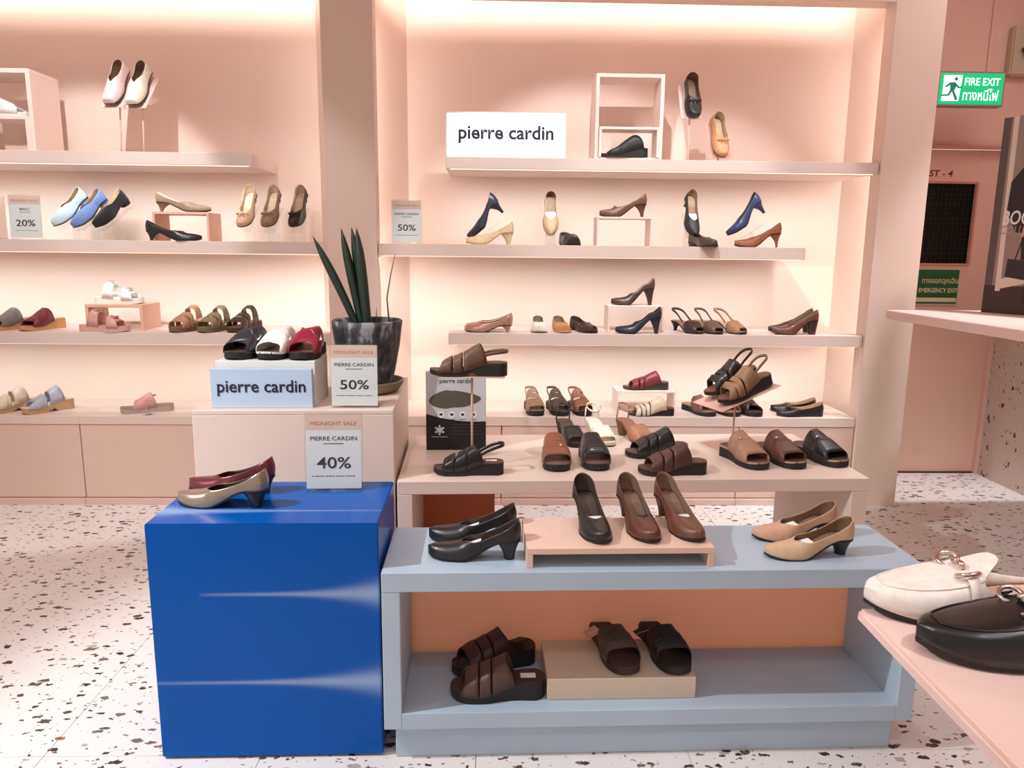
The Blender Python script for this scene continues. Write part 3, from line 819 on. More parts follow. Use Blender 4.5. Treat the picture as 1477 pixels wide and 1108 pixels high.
under(flat('print_boot', [(0.165, 0.055), (0.220, 0.045), (0.220, 0.075), (0.210, 0.135), (0.173, 0.135)], DRESS, ps, fm, 0.0015), _h)
under(flat('print_boot', [(0.260, 0.045), (0.317, 0.035), (0.315, 0.065), (0.301, 0.125), (0.265, 0.125)], DRESS, ps, fm, 0.0015), _h)
under(flat('print_hand', [(0.135, 0.34), (0.165, 0.34), (0.165, 0.385), (0.140, 0.385)], SKINP, ps, fm, 0.0015), _h)
under(flat('print_bag', [(0.085, 0.165), (0.185, 0.150), (0.195, 0.235), (0.09, 0.245)], mat('poster_bag', (48, 38, 44), 0.5), ps, fm, 0.0016), _h)
under(flat('print_bag_strap', [(0.118, 0.24), (0.124, 0.24), (0.154, 0.36), (0.148, 0.36)], DRESS, ps, fm, 0.0016), _h)
PTX = mat('poster_lettering', (236, 232, 230), 0.5)
under(text('lettering', 'BOOTS', 0.185, PTX, ps, fm @ Matrix.Translation((0.140, 0.425, 0.0018)), 0.062, bold=0.012, shear=0.12), _h)
under(text('lettering', 'COLLECTION', 0.235, mat('poster_lettering_grey', (170, 150, 148), 0.5), ps, fm @ Matrix.Translation((0.162, 0.372, 0.0018)), 0.038, shear=0.12), _h)

# ------------------------------------------------------------------ floor units
# blue lacquered cube
cu = empty('display_cube', (-0.837, 1.739, 0)); cu.rotation_euler = (0, 0, R(0.7))
tag(cu, 'glossy blue display cube with pale light streaks, standing on the floor', 'display cube')
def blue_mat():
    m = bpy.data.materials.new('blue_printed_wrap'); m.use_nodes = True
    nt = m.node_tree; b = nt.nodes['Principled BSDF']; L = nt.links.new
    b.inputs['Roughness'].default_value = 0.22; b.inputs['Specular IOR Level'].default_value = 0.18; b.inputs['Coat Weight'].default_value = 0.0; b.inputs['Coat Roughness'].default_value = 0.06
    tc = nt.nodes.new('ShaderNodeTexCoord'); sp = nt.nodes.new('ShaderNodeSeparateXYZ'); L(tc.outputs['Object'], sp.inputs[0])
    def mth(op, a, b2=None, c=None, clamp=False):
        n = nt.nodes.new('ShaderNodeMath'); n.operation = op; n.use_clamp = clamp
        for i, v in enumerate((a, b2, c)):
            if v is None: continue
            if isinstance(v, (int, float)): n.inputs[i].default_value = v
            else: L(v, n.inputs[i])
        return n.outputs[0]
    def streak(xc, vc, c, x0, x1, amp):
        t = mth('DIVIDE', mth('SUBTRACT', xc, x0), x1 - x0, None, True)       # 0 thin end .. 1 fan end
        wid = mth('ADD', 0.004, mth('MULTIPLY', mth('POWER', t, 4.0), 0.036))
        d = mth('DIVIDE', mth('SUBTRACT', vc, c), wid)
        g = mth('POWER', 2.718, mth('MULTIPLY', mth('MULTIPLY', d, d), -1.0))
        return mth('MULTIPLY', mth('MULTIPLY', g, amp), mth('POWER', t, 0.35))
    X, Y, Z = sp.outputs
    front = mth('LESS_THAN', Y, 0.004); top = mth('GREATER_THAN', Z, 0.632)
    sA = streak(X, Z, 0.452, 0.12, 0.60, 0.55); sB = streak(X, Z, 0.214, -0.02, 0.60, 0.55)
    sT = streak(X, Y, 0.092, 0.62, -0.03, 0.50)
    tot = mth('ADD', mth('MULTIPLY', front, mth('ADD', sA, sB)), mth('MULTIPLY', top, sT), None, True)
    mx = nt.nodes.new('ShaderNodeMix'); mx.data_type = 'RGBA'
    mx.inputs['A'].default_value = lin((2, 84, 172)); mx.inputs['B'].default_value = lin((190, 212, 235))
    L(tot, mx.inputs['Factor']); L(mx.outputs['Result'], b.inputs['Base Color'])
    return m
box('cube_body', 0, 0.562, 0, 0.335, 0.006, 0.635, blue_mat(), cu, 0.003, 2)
for a in ((0.02, 0.02), (0.52, 0.02), (0.02, 0.29), (0.52, 0.29)): box('foot', a[0], a[0] + 0.03, a[1], a[1] + 0.03, 0, 0.008, BLACKINK, cu, 0.001)

# blue-grey shelf unit
gu = empty('display_unit', (-0.267, 1.720, 0)); gu.rotation_euler = (0, 0, R(1.0))
tag(gu, 'low blue-grey open display unit with a salmon back panel', 'display unit')
GWX = 1.372
box('top_panel', 0, GWX, 0, 0.305, 0.466, 0.517, BLUEGREY, gu, 0.002)
box('side_panel', 0, 0.045, 0.0005, 0.3045, 0.0925, 0.4655, BLUEGREY, gu, 0.002)
box('side_panel', GWX - 0.045, GWX, 0.0005, 0.3045, 0.0925, 0.4655, BLUEGREY, gu, 0.002)
box('bottom_panel', 0.045, GWX - 0.045, 0.0005, 0.3045, 0.0925, 0.137, BLUEGREY, gu, 0.001)
box('back_panel', 0.045, GWX - 0.045, 0.292, 0.304, 0.137, 0.466, SALMON, gu, 0)
box('plinth', 0.026, GWX - 0.040, 0.022, 0.285, 0, 0.0925, BLUEGREY, gu, 0.002)

# pink bench behind it
bn = empty('display_bench', (-0.325, 2.500, 0)); bn.rotation_euler = (0, 0, R(1.7))
tag(bn, 'long pale pink display bench behind the blue-grey unit', 'bench')
BW = 1.685
box('top_panel', 0, BW, 0, 0.655, 0.452, 0.50, PINKISH, bn, 0.002)
box('side_panel', 0, 0.052, 0.0005, 0.6545, 0, 0.4515, PINKISH, bn, 0.002)
box('side_panel', BW - 0.060, BW, 0.0005, 0.6545, 0, 0.4515, PINKISH, bn, 0.002)
box('rear_panel', 0.052, 0.360, 0.60, 0.64, 0.0, 0.452, mat('shade_tinted_panel', (206, 112, 66), 0.5), bn, 0.001)  # rust tone puts the deep shade under the bench into the panel colour

# pedestal
pd = empty('pedestal', (-1.010, 2.492, 0)); pd.rotation_euler = (0, 0, R(2.0))
tag(pd, 'pale pink pedestal block behind the blue cube, carrying the plant', 'pedestal')
box('body', 0, 0.675, 0, 0.662, 0, 0.734, PINKISH, pd, 0.002)
box('top', 0, 0.675, 0, 0.662, 0.735, 0.75, PINKISH, pd, 0.0015)

# foreground table on the right
tb = empty('display_table', (0.472, 0.884, 0)); tb.rotation_euler = (0, 0, R(-1.2))
tag(tb, 'pink table top corner in the right foreground carrying two mules', 'table')
TBM = mat('table_pink', (240, 204, 196), 0.42, var=0.01)
box('table_top', 0, 0.95, -0.95, 0, 0.832, 0.850, TBM, tb, 0.004, 2)
box('leg_panel', 0.60, 0.64, -0.90, -0.05, 0, 0.832, TBM, tb, 0.003)
box('leg_panel', 0.88, 0.92, -0.90, -0.05, 0, 0.832, TBM, tb, 0.003)

# risers
def n_riser(name, p0, w, d, h, th, m, label, rz=0.0, bottom=False, group=None, leg=None):
    r = empty(name, p0); r.rotation_euler = (0, 0, R(rz)); tag(r, label, 'riser', group)
    lg = leg or th
    box('top_board', 0, w, 0, d, h - th, h, m, r, 0.0012)
    box('side_board', 0, lg, 0.0003, d - 0.0003, 0 if not bottom else th, h - th, m, r, 0.001)
    box('side_board', w - lg, w, 0.0003, d - 0.0003, 0 if not bottom else th, h - th, m, r, 0.001)
    if bottom: box('base_board', 0, w, 0, d, 0, th, m, r, 0.001)
    return r
RISERM = mat('riser_pink', (228, 194, 176), 0.45, var=0.01)
n_riser('shoe_riser', (0.090, 1.748, 0.5172), 0.472, 0.215, 0.051, 0.016, RISERM, 'low pinkish riser with three pumps on the blue-grey unit', 1.0)
rb = empty('riser_block', (0.150, 1.775, 0.137)); rb.rotation_euler = (0, 0, R(1.0)); tag(rb, 'beige riser block inside the blue-grey unit under two slides', 'riser')
box('block', 0, 0.392, 0, 0.20, 0.0003, 0.060, mat('riser_beige', (214, 196, 176), 0.5, var=0.02), rb, 0.0015)

FRAMEM = mat('frame_pink', (240, 216, 204), 0.45)
_p = (0.493, 3.760, 1.722); _q = (0.842, 3.760, 1.722)
n_riser('frame_riser', (_p[0], 3.76, 1.7222), _q[0] - _p[0] - 0.02, 0.17, 0.402, 0.017, FRAMEM, 'tall square pink frame on the top shelf right of the lit sign', 0, True)
n_riser('frame_riser', (_p[0] + 0.019, 3.745, 1.7392), 0.292, 0.11, 0.140, 0.012, FRAMEM, 'small pink frame with a brown sandal inside the tall frame', 0, False)
_p = (0.513, 3.740, 1.316); _q = (0.787, 3.740, 1.316)
n_riser('shoe_riser', (_p[0], 3.74, 1.3162), _q[0] - _p[0], 0.13, 0.140, 0.010, FRAMEM, 'pink riser under a brown heeled loafer on the middle right shelf')
_p = (0.591, 3.800, 0.885); _q = (0.880, 3.800, 0.885)
n_riser('shoe_riser', (_p[0], 3.80, 0.8852), _q[0] - _p[0], 0.13, 0.132, 0.010, FRAMEM, 'pink riser under a brown high pump on the lower right shelf')
_p = (0.652, 3.800, 0.464); _q = (0.958, 3.800, 0.464)
n_riser('shoe_riser', (_p[0], 3.80, 0.4642), _q[0] - _p[0], 0.15, 0.112, 0.010, FRAMEM, 'pink riser under a maroon mule on the right counter')
RIS2 = mat('riser_terracotta', (232, 184, 160), 0.5)
_p = (-1.648, 3.760, 1.318); _q = (-1.377, 3.760, 1.318)
n_riser('shoe_riser', (_p[0], 3.76, 1.3182), _q[0] - _p[0], 0.17, 0.138, 0.012, RIS2, 'pink riser under a beige kitten pump on the middle left shelf')
_p = (-2.021, 3.780, 0.876); _q = (-1.738, 3.780, 0.876)
n_riser('shoe_riser', (_p[0], 3.78, 0.8762), _q[0] - _p[0], 0.20, 0.128, 0.016, RIS2, 'pink riser under a white buckle sandal on the lower left shelf')
_p = (-2.472, 3.740, 1.726); _q = (-2.157, 3.740, 1.726)
n_riser('frame_riser', (_p[0], 3.74, 1.7262), _q[0] - _p[0], 0.24, 0.372, 0.020, FRAMEM, 'tall pink frame at the left edge of the top left shelf')
_q = (-2.173, 3.735, 1.726)
n_riser('shoe_riser', (_q[0] - 0.28, 3.735, 1.7262), 0.28, 0.12, 0.158, 0.014, FRAMEM, 'small pink riser under a white slide inside the left frame', leg=0.022)

# ------------------------------------------------------------------ signs
def sale_sign(p, rz, w, h, brand, pct, label, tilt=6, foot=True, group='sale signs in clear holders'):
    s = empty('sale_sign', p); s.rotation_euler = (0, 0, R(rz)); tag(s, label, 'sign', group)
    ti = R(-tilt)
    M = face_mtx((0, 0, 0.004), 0, ti)
    def bx(name, x0, x1, y0, y1, z0, z1, m):
        o = box(name, x0, x1, y0, y1, z0, z1, m, s, 0.0004)
        o.matrix_local = M
        return o
    bx('holder_front', -w / 2 - 0.004, w / 2 + 0.004, 0.0, h + 0.006, 0.0012, 0.0030, ACR)
    cd = bx('card', -w / 2, w / 2, 0.003, h, -0.0012, 0.0004, WHITEP)
    bx('holder_back', -w / 2 - 0.004, w / 2 + 0.004, 0.0, h + 0.004, -0.0036, -0.0018, ACR)
    if foot:
        box('holder_foot', -w / 2 - 0.004, w / 2 + 0.004, -0.012, 0.055, 0.0005, 0.0035, ACR, s, 0.0004)
    m2 = M @ Matrix.Translation((0, 0, 0.0006))
    PB = mat('card_peach', (236, 204, 186), 0.6)
    under(flat('peach_band', rect(-w / 2, w / 2, h * 0.80, h), PB, s, m2, 0.0001), cd)
    under(text('heading', 'MIDNIGHT SALE', w * 0.84, mat('card_rust', (196, 122, 92), 0.6), s, m2 @ Matrix.Translation((0, h * 0.885, 0.0002)), h * 0.052), cd)
    under(text('brand_lettering', brand, w * (0.84 if len(brand) > 5 else 0.32), INK, s, m2 @ Matrix.Translation((0, h * 0.685, 0.0001)), h * 0.055, bold=0.006), cd)
    under(text('discount', pct, w * 0.62, INK, s, m2 @ Matrix.Translation((0.0, h * 0.36, 0.0001)), h * 0.155, bold=0.012), cd)
    x = -w * 0.18
    for k in range(7):
        under(flat('small_print', rect(x, x + w * 0.045, h * 0.608, h * 0.620), INK, s, m2, 0.0001), cd); x += w * 0.052
    x = -w * 0.40
    for k in range(13):
        ww = w * (0.05 if k % 3 else 0.035)
        under(flat('small_print', rect(x, x + ww, h * 0.175, h * 0.186), INK, s, m2, 0.0001), cd); x += w * 0.062
    return s
sale_sign((-0.432, 1.994, 0.635), 2, 0.150, 0.208, 'PIERRE CARDIN', '40%', 'midnight sale card reading 40% on the blue cube')
sale_sign((-0.472, 2.552, 0.750), 1, 0.158, 0.214, 'PIERRE CARDIN', '50%', 'midnight sale card reading 50% in front of the plant pot', 1)
_s = (-0.416, 3.730, 1.317)
sale_sign((_s[0], 3.73, 1.3165), 0, 0.140, 0.200, 'PIERRE CARDIN', '50%', 'small sale card reading 50% on the middle right shelf', 2)
_s = (-2.238, 3.730, 1.319)
sale_sign((_s[0], 3.73, 1.3185), 4, 0.142, 0.200, 'BSC', '20%', 'sale card reading BSC 20% on the middle left shelf', 3)
_s = (-2.425, 3.750, 1.319)
ec = empty('acrylic_sign', (_s[0], 3.75, 1.3185)); tag(ec, 'blank pinkish sign cut off by the left photo edge', 'sign')
box('panel', -0.07, 0.085, 0, 0.004, 0, 0.20, mat('card_peach', (236, 204, 186), 0.6), ec, 0.001)
box('foot', -0.07, 0.085, 0, 0.05, 0, 0.004, ACR, ec, 0.001)

lb = empty('light_box_sign', (0, 0, 0)); _s = (-0.223, 3.700, 1.722); _t = (0.349, 3.700, 1.722)
lb.location = ((_s[0] + _t[0]) / 2, 3.70, 1.7222); tag(lb, 'white illuminated pierre cardin light box on the top right shelf', 'sign')
lw = (_t[0] - _s[0]) / 2
_h = box('case', -lw, lw, 0, 0.07, 0, 0.208, mat('light_box_frame', (236, 232, 230), 0.4), lb, 0.002)
fm = face_mtx((0, -0.0003, 0))
under(flat('lit_face', rect(-lw + 0.008, lw - 0.008, 0.010, 0.199), mat('lit_white', (255, 255, 255), 0.5, emit=2.2), lb, fm, 0.0006), _h)
under(text('lettering', 'pierre cardin', lw * 2 * 0.79, INK, lb, fm @ Matrix.Translation((0, 0.106, 0.0012)), 0.085, bold=0.03), _h)

# boxed brand sign on the pedestal
_s = (-0.947, 2.542, 0.750); _t = (-0.600, 2.645, 0.750)
sb = empty('display_box', (-0.953, 2.574, 0.7503)); sb.rotation_euler = (0, 0, R(0.6)); tag(sb, 'white box carrying three cross-strap slides on the pedestal', 'box')
box('box_body', 0, 0.342, 0, 0.205, 0, 0.158, mat('box_white', (226, 228, 224), 0.5), sb, 0.0015)
pb = empty('brand_plate', (-0.956, 2.532, 0.7503)); pb.rotation_euler = (0, 0, R(1.5)); tag(pb, 'pale blue plate with pierre cardin lettering leaning on the white box', 'sign')
_h = box('plate', 0, 0.342, 0, 0.022, 0, 0.136, mat('plate_blue', (186, 206, 228), 0.45), pb, 0.0015)
under(text('lettering', 'pierre cardin', 0.297, mat('dark_navy_letters', (22, 24, 48), 0.5), pb, face_mtx((0.171, -0.0008, 0.070)), 0.056, extr=0.0012, bold=0.012), _h)

# insole poster board
_s = (-0.140, 2.916, 0.500)
ib = empty('insole_box', (_s[0], _s[1], 0.5003)); ib.rotation_euler = (0, 0, R(1.0)); tag(ib, 'grey and black insole box printed pierre cardin on the pink bench', 'box')
IW, IH = 0.238, 0.315
_h = box('carton', -IW / 2, IW / 2, 0, 0.045, 0, IH, mat('carton_grey', (206, 208, 212), 0.5), ib, 0.001)
fm = face_mtx((0, -0.0003, 0))
IBK = mat('print_black', (18, 17, 18), 0.5)
bk = [(-IW / 2, 0.0), (IW / 2, 0.0), (IW / 2, 0.118)] + [(IW / 2 - IW * k / 12, 0.118 - 0.002 * math.sin(PI * k / 12) * 2 + 0.030 * (k / 12) ** 2) for k in range(1, 13)]
under(flat('black_field', bk, IBK, ib, fm, 0.0003), _h)
ins = []
for k in range(40):
    a = 2 * PI * k / 40
    x = 0.103 * math.cos(a); r = 0.036 - 0.011 * max(0, math.cos(a - 0.35)) + (0.004 if math.cos(a) < -0.3 else 0)
    ins.append((x - 0.004, 0.210 + r * math.sin(a) - 0.010 * (math.cos(a) < 0) * abs(math.cos(a))))
under(flat('insole_print', ins, mat('insole_olive', (92, 84, 72), 0.7, var=0.2, vscale=200), ib, fm, 0.0004), _h)
for gx in range(9):
    for gy in range(4): under(flat('insole_dot', disc(-0.055 + gx * 0.0135, 0.196 + gy * 0.0085, 0.0016, 8), mat('insole_dark', (62, 56, 46), 0.7), ib, fm, 0.0006), _h)
under(text('lettering', 'pierre cardin', 0.128, BLACKINK, ib, fm @ Matrix.Translation((0.0, 0.279, 0.0004)), 0.024, bold=0.006), _h)
for k in range(4):
    under(flat('icon_disc', disc(-0.060 + 0.043 * k, 0.145, 0.014), mat('icon_white', (236, 236, 236), 0.5), ib, fm, 0.0005), _h)
    under(flat('icon_mark', rect(-0.066 + 0.043 * k, -0.054 + 0.043 * k, 0.141, 0.150), IBK, ib, fm, 0.0007), _h)
    under(flat('icon_caption', rect(-0.074 + 0.043 * k, -0.046 + 0.043 * k, 0.1235, 0.1255), IBK, ib, fm, 0.0005), _h)
for k, (a, r) in enumerate([(0, 0)] + [(i * PI / 3, 0.0085) for i in range(6)] + [(i * PI / 3 + PI / 6, 0.0165) for i in range(6)]):
    under(flat('emblem_dot', disc(-0.066 + r * math.cos(a), 0.082 + r * math.sin(a), 0.0040, 12), WHITEP, ib, fm, 0.0006), _h)
under(flat('emblem_caption', rect(-0.098, -0.034, 0.052, 0.056), mat('print_grey', (150, 150, 150), 0.5), ib, fm, 0.0006), _h)
for k in range(4): under(flat('text_line', rect(-0.018, 0.100, 0.104 - 0.013 * k, 0.1055 - 0.013 * k), mat('print_dim', (80, 80, 82), 0.5), ib, fm, 0.0006), _h)

# ------------------------------------------------------------------ plant
_s = (-0.498, 2.873, 0.750)
pl = empty('potted_plant', (-0.474, 2.86, 0.7503)); tag(pl, 'upright snake plant in a dark mottled pot on the pedestal', 'plant')
POTM = mat('mottled_grey_pot', (74, 76, 80), 0.6, var=0.55, vscale=14, bump=0.5, bscale=60)
_nt = POTM.node_tree
_rp = _nt.nodes.new('ShaderNodeValToRGB')
for _e, (_p, _c) in zip((_rp.color_ramp.elements[0], _rp.color_ramp.elements[1]), ((0.42, (38, 38, 42)), (0.62, (148, 150, 154)))): _e.position = _p; _e.color = lin(_c)
_e = _rp.color_ramp.elements.new(0.54); _e.color = lin((74, 76, 82))
_nz = _nt.nodes.new('ShaderNodeTexNoise'); _nz.inputs['Scale'].default_value = 16; _nz.inputs['Detail'].default_value = 6
_mp = _nt.nodes.new('ShaderNodeMapping'); _mp.inputs['Scale'].default_value = (1.6, 1.6, 0.7)
_tc = _nt.nodes.new('ShaderNodeTexCoord')
_nt.links.new(_tc.outputs['Object'], _mp.inputs[0]); _nt.links.new(_mp.outputs[0], _nz.inputs['Vector'])
_nt.links.new(_nz.outputs['Fac'], _rp.inputs[0]); _nt.links.new(_rp.outputs[0], _nt.nodes['Principled BSDF'].inputs['Base Color'])
SAUC = mat('saucer_clay', (128, 112, 94), 0.7, var=0.15, vscale=20)
sc_ = lathe('saucer', [(0.085, 0.0), (0.115, 0.008), (0.132, 0.036), (0.137, 0.046), (0.127, 0.046), (0.118, 0.020), (0.001, 0.016)], SAUC, pl, 40, (0, 0, 0), True, 0.012)
lathe('pot', [(0.075, 0.017), (0.088, 0.022), (0.104, 0.09), (0.122, 0.18), (0.131, 0.252), (0.134, 0.272), (0.128, 0.277), (0.118, 0.270), (0.114, 0.244), (0.001, 0.240)], POTM, pl, 44, (0, 0, 0), True, 0.006)
lathe('soil', [(0.113, 0.2405), (0.06, 0.247), (0.001, 0.249)], mat('soil', (44, 34, 28), 0.95, var=0.3, vscale=80), pl, 24)
LEAF = mat('dark_leaf', (26, 42, 32), 0.45, var=0.35, vscale=40)
def leaf(base, tip, r, bend=(0, 0, 0)):
    b, t = Vector(base), Vector(tip); pts, rr = [], []
    for i in range(13):
        s = i / 12
        pts.append(b.lerp(t, s) + Vector(bend) * math.sin(PI * s)); rr.append(max(0.0008, r * (0.8 + 0.5 * s - 0.0) * (1 - s ** 5) if s < 1 else 0.0006))
    tube('leaf', pts, rr, LEAF, pl, 10)
o = pl.location
def rel(p): return (p[0] - o.x, p[1] - o.y, p[2] - o.z)
leaf((-0.035, 0, 0.24), rel((-0.668, 2.860, 1.335)), 0.016, (0.005, 0, 0))
leaf((-0.020, 0.01, 0.24), rel((-0.566, 2.880, 1.365)), 0.017, (0.0, 0, 0))
leaf((0.000, 0.02, 0.24), rel((-0.531, 2.900, 1.371)), 0.017)
leaf((0.004, -0.01, 0.24), rel((-0.507, 2.870, 1.368)), 0.020)
tube('dry_stem', [(0.085, 0, 0.24), rel((-0.399, 2.870, 1.108)), rel((-0.382, 2.870, 1.200)), rel((-0.365, 2.870, 1.272))], [0.003, 0.0028, 0.002, 0.001], mat('dry_stem', (96, 70, 50), 0.7), pl, 6)
tube('dry_stem', [(0.03, 0.02, 0.24), (0.032, 0.02, 0.285), (0.034, 0.02, 0.32)], [0.0025, 0.002, 0.0008], mat('dry_stem', (96, 70, 50), 0.7), pl, 6)

# ------------------------------------------------------------------ shoe stands
def shoe_stand(base, top, pw, pd_, tilt, yaw, m, label, bw=0.11, group='metal shoe stands'):
    """base on its surface, plate centre at top; plate tilted toe-down by tilt along the yaw heading"""
    s = empty('shoe_stand', base); tag(s, label, 'stand', group)
    t = Vector(top) - Vector(base)
    b = box('base_plate', -bw / 2, bw / 2, -bw / 2, bw / 2, 0.0003, 0.004, m, s, 0.0008)
    b.rotation_euler = (0, 0, R(yaw))
    tube('post', [(0, 0, 0.003), (t.x * 0.5, t.y * 0.5, t.z * 0.5), (t.x, t.y, t.z)], 0.0042, m, s, 10)
    p = box('tray', -pd_ / 2, pd_ / 2, -pw / 2, pw / 2, -0.003, 0, m, s, 0.0006)
    p.location = t; p.rotation_euler = (0, R(tilt), R(yaw))
    return s

# ------------------------------------------------------------------ shoe colours
BLK = leather((30, 28, 30), 0.34); BLKM = leather((34, 32, 33), 0.5); DBR = leather((62, 40, 34), 0.38); BRN = leather((98, 58, 42), 0.36)
TAN = leather((176, 132, 96), 0.45); COG = leather((148, 84, 52), 0.4); NVY = leather((40, 46, 78), 0.34); BEI = leather((222, 190, 158), 0.45)
WHT = leather((238, 232, 226), 0.42); MAR = leather((112, 32, 44), 0.36); OLV = leather((136, 118, 86), 0.5); GRY = suede((122, 116, 112))
SLV = leather((172, 158, 142), 0.24, 0.75); MARM = leather((120, 60, 70), 0.24, 0.6); ROSE = leather((186, 142, 122), 0.3, 0.55); TPE = leather((150, 116, 94), 0.5)
NUD = leather((206, 168, 134), 0.45); LINB = leather((206, 178, 148), 0.6); LINT = leather((150, 118, 92), 0.6); LIND = leather((74, 58, 50), 0.55)
WOODS = mat('wood_sole', (196, 142, 92), 0.55, var=0.12, vscale=25); CORK = rubber((190, 152, 110)); BSOL = rubber((28, 24, 24)); DSOL = rubber((52, 34, 30)); WSOL = rubber((228, 218, 206))
SKY = suede((196, 214, 222)); BLU = suede((110, 134, 184)); BLKS = suede((30, 26, 28)); PNKL = leather((236, 206, 208), 0.5); IVO = leather((240, 230, 214), 0.5)
PNK = leather((214, 160, 146), 0.5); PALEB = leather((176, 182, 196), 0.45); CRM = leather((232, 214, 190), 0.5); TAGB = mat('tag_black', (30, 26, 28), 0.6); TAGP = mat('tag_peach', (220, 168, 150), 0.6)
TAUPE = leather((150, 116, 94), 0.5)
CROSS = ((0.55, 0.86, 0.42, 0.62), (0.40, 0.62, 0.55, 0.84))          # two wide bands that cross
MULE3 = ((0.40, 0.54, 0.40, 0.54), (0.55, 0.67, 0.55, 0.67, 1.02), (0.68, 0.80, 0.68, 0.80, 1.04))   # three parallel bands
FULLV = ((0.42, 0.80, 0.42, 0.80),)

# ---- top shelf, left bay
Y1 = 3.86
put(sandal('slide_sandal', up=WHT, foot=WHT, sole=WSOL, bands=CROSS, hh=0.030, th=0.022), (-2.329, 3.790, 1.885), 8, 'white cross-strap slide on the small riser at the left edge')
_a = (-1.810, 3.860, 2.041); _b = (-1.701, 3.860, 2.039)
shoe_stand((_a[0] - 0.003, 3.85, 1.7263), (_a[0], 3.872, _a[2] - 0.012), 0.115, 0.22, 52, -100, METAL_PINK, 'pink metal stand with tilted tray under the pale pink flat', 0.09)
shoe_stand((_b[0] - 0.003, 3.85, 1.7263), (_b[0], 3.872, _b[2] - 0.012), 0.115, 0.22, 52, -100, METAL_PINK, 'pink metal stand with tilted tray under the ivory flat', 0.09)
FL = dict(hh=0.012, toe='square', heel='low', throat=0.58, vee=1.0, back=0.060, side=0.048, dome=0.052, tip=0.026, W=0.084)
put(pump('flat_shoe', up=PNKL, lining=LINT, sole=DSOL, **FL), (_a[0], 3.868, _a[2]), -100, 'pale pink high-cut flat upright on a stand, top left shelf', pitch=52)
put(pump('flat_shoe', up=IVO, lining=LINT, sole=DSOL, **FL), (_b[0], 3.868, _b[2]), -100, 'ivory high-cut flat upright on a stand, top left shelf', pitch=52)

# ---- middle shelf, left bay
def acr_stand(p, yaw, tilt, w, d, label, group='clear acrylic shoe supports'):
    s = empty('acrylic_stand', p); s.rotation_euler = (0, 0, R(yaw)); tag(s, label, 'stand', group)
    h = d * math.sin(R(tilt)); c = d * math.cos(R(tilt))
    a = box('sloped_plate', -d / 2, d / 2, -w / 2, w / 2, -0.003, 0, ACR, s, 0.0004); a.rotation_euler = (0, R(tilt), 0); a.location = (0, 0, h / 2 + 0.045)
    box('upright', -0.0015, 0.0015, -w / 2, w / 2, 0.0003, h / 2 + 0.040, ACR, s, 0.0004)
    box('foot', -0.045, 0.045, -w / 2, w / 2, 0.0002, 0.003, ACR, s, 0.0004)
    return s
LO = dict(hh=0.024, toe='almond', heel='low', throat=0.62, vee=1.1, back=0.056, side=0.046, dome=0.050, tip=0.022, W=0.080, L=0.228)
_a = (-2.066, 3.840, 1.439); _b = (-1.972, 3.840, 1.433); _c = (-1.868, 3.840, 1.435)
for q, m, ll, lab, l2 in ((_a, SKY, LINT, 'pale mint-white suede loafer with low heel, middle left shelf', 'clear support under the pale mint loafer'), (_b, BLU, LINT, 'denim blue suede loafer between the pale and the black loafer', 'clear support under the denim blue loafer'), (_c, BLKS, LINB, 'black suede loafer right of the denim blue loafer', 'clear support under the black suede loafer')):
    acr_stand((q[0], 3.85, 1.3183), -125, 38, 0.07, 0.19, l2)
    put(pump('loafer', up=m, lining=ll, sole=DSOL, **LO), (q[0] - 0.005, 3.845, q[2] + 0.004), -125, lab, pitch=38)
KP = dict(hh=0.042, heel='kitten', throat=0.66, vee=1.4, back=0.050, side=0.032, dome=0.036, tip=0.013, tongue=0.006, L=0.262)
put(pump('kitten_pump', up=TAUPE, sole=DSOL, lining=LINB, **KP), (-1.508, 3.800, 1.457), 0, 'beige kitten-heel pump on the riser of the middle left shelf')
put(pump('kitten_pump', up=BLK, lining=LIND, **KP), (-1.530, 3.715, 1.318), 0, 'black kitten-heel pump in front of the riser, middle left shelf')
BB = dict(hh=0.040, heel='cone', toe='round', throat=0.68, vee=2.6, back=0.052, side=0.034, dome=0.038, tip=0.022, W=0.078, L=0.225)
_a = (-1.214, 3.850, 1.459); _b = (-1.094, 3.850, 1.461); _c = (-0.961, 3.850, 1.462)
for q, m, lab, l2 in ((_a, NUD, 'nude bow pump tilted on a clear support, middle left shelf', 'clear support under the nude bow pump'), (_b, TPE, 'brown bow pump tilted between the nude and black bow pumps', 'clear support under the brown bow pump'), (_c, BLK, 'black bow pump tilted on a clear support by the left column', 'clear support under the black bow pump')):
    acr_stand((q[0], 3.86, 1.3183), -100, 48, 0.06, 0.17, l2)
    put(pump('bow_pump', up=m, lining=LINB, bow=m, **BB), (q[0], 3.862, q[2] - 0.004), -100, lab, pitch=42)

# ---- lower shelf, left bay
WM = dict(hh=0.050, th=0.024, bands=FULLV, W=0.088, L=0.235)
put(sandal('wood_mule', up=GRY, foot=TAN, sole=WOODS, **WM), (-2.401, 3.800, 0.876), -112, 'grey suede mule on a wooden sole at the left edge')
put(sandal('wood_mule', up=MAR, foot=TAN, sole=WOODS, **WM), (-2.247, 3.800, 0.876), -112, 'maroon mule on a wooden sole, lower left shelf')
BK = dict(hh=0.034, th=0.026, bands=((0.30, 0.44, 0.30, 0.44), (0.62, 0.80, 0.62, 0.80)), buckle=(0.37, 0.71), L=0.24, W=0.088)
put(sandal('buckle_sandal', up=WHT, foot=WHT, sole=WSOL, **BK), (-1.876, 3.840, 1.005), 0, 'white double-buckle sandal on the pink riser')
put(sandal('buckle_sandal', up=PNK, foot=PNK, sole=rubber((214, 166, 150)), **BK), (-1.902, 3.725, 0.876), 0, 'pink double-buckle sandal in front of the pink riser')
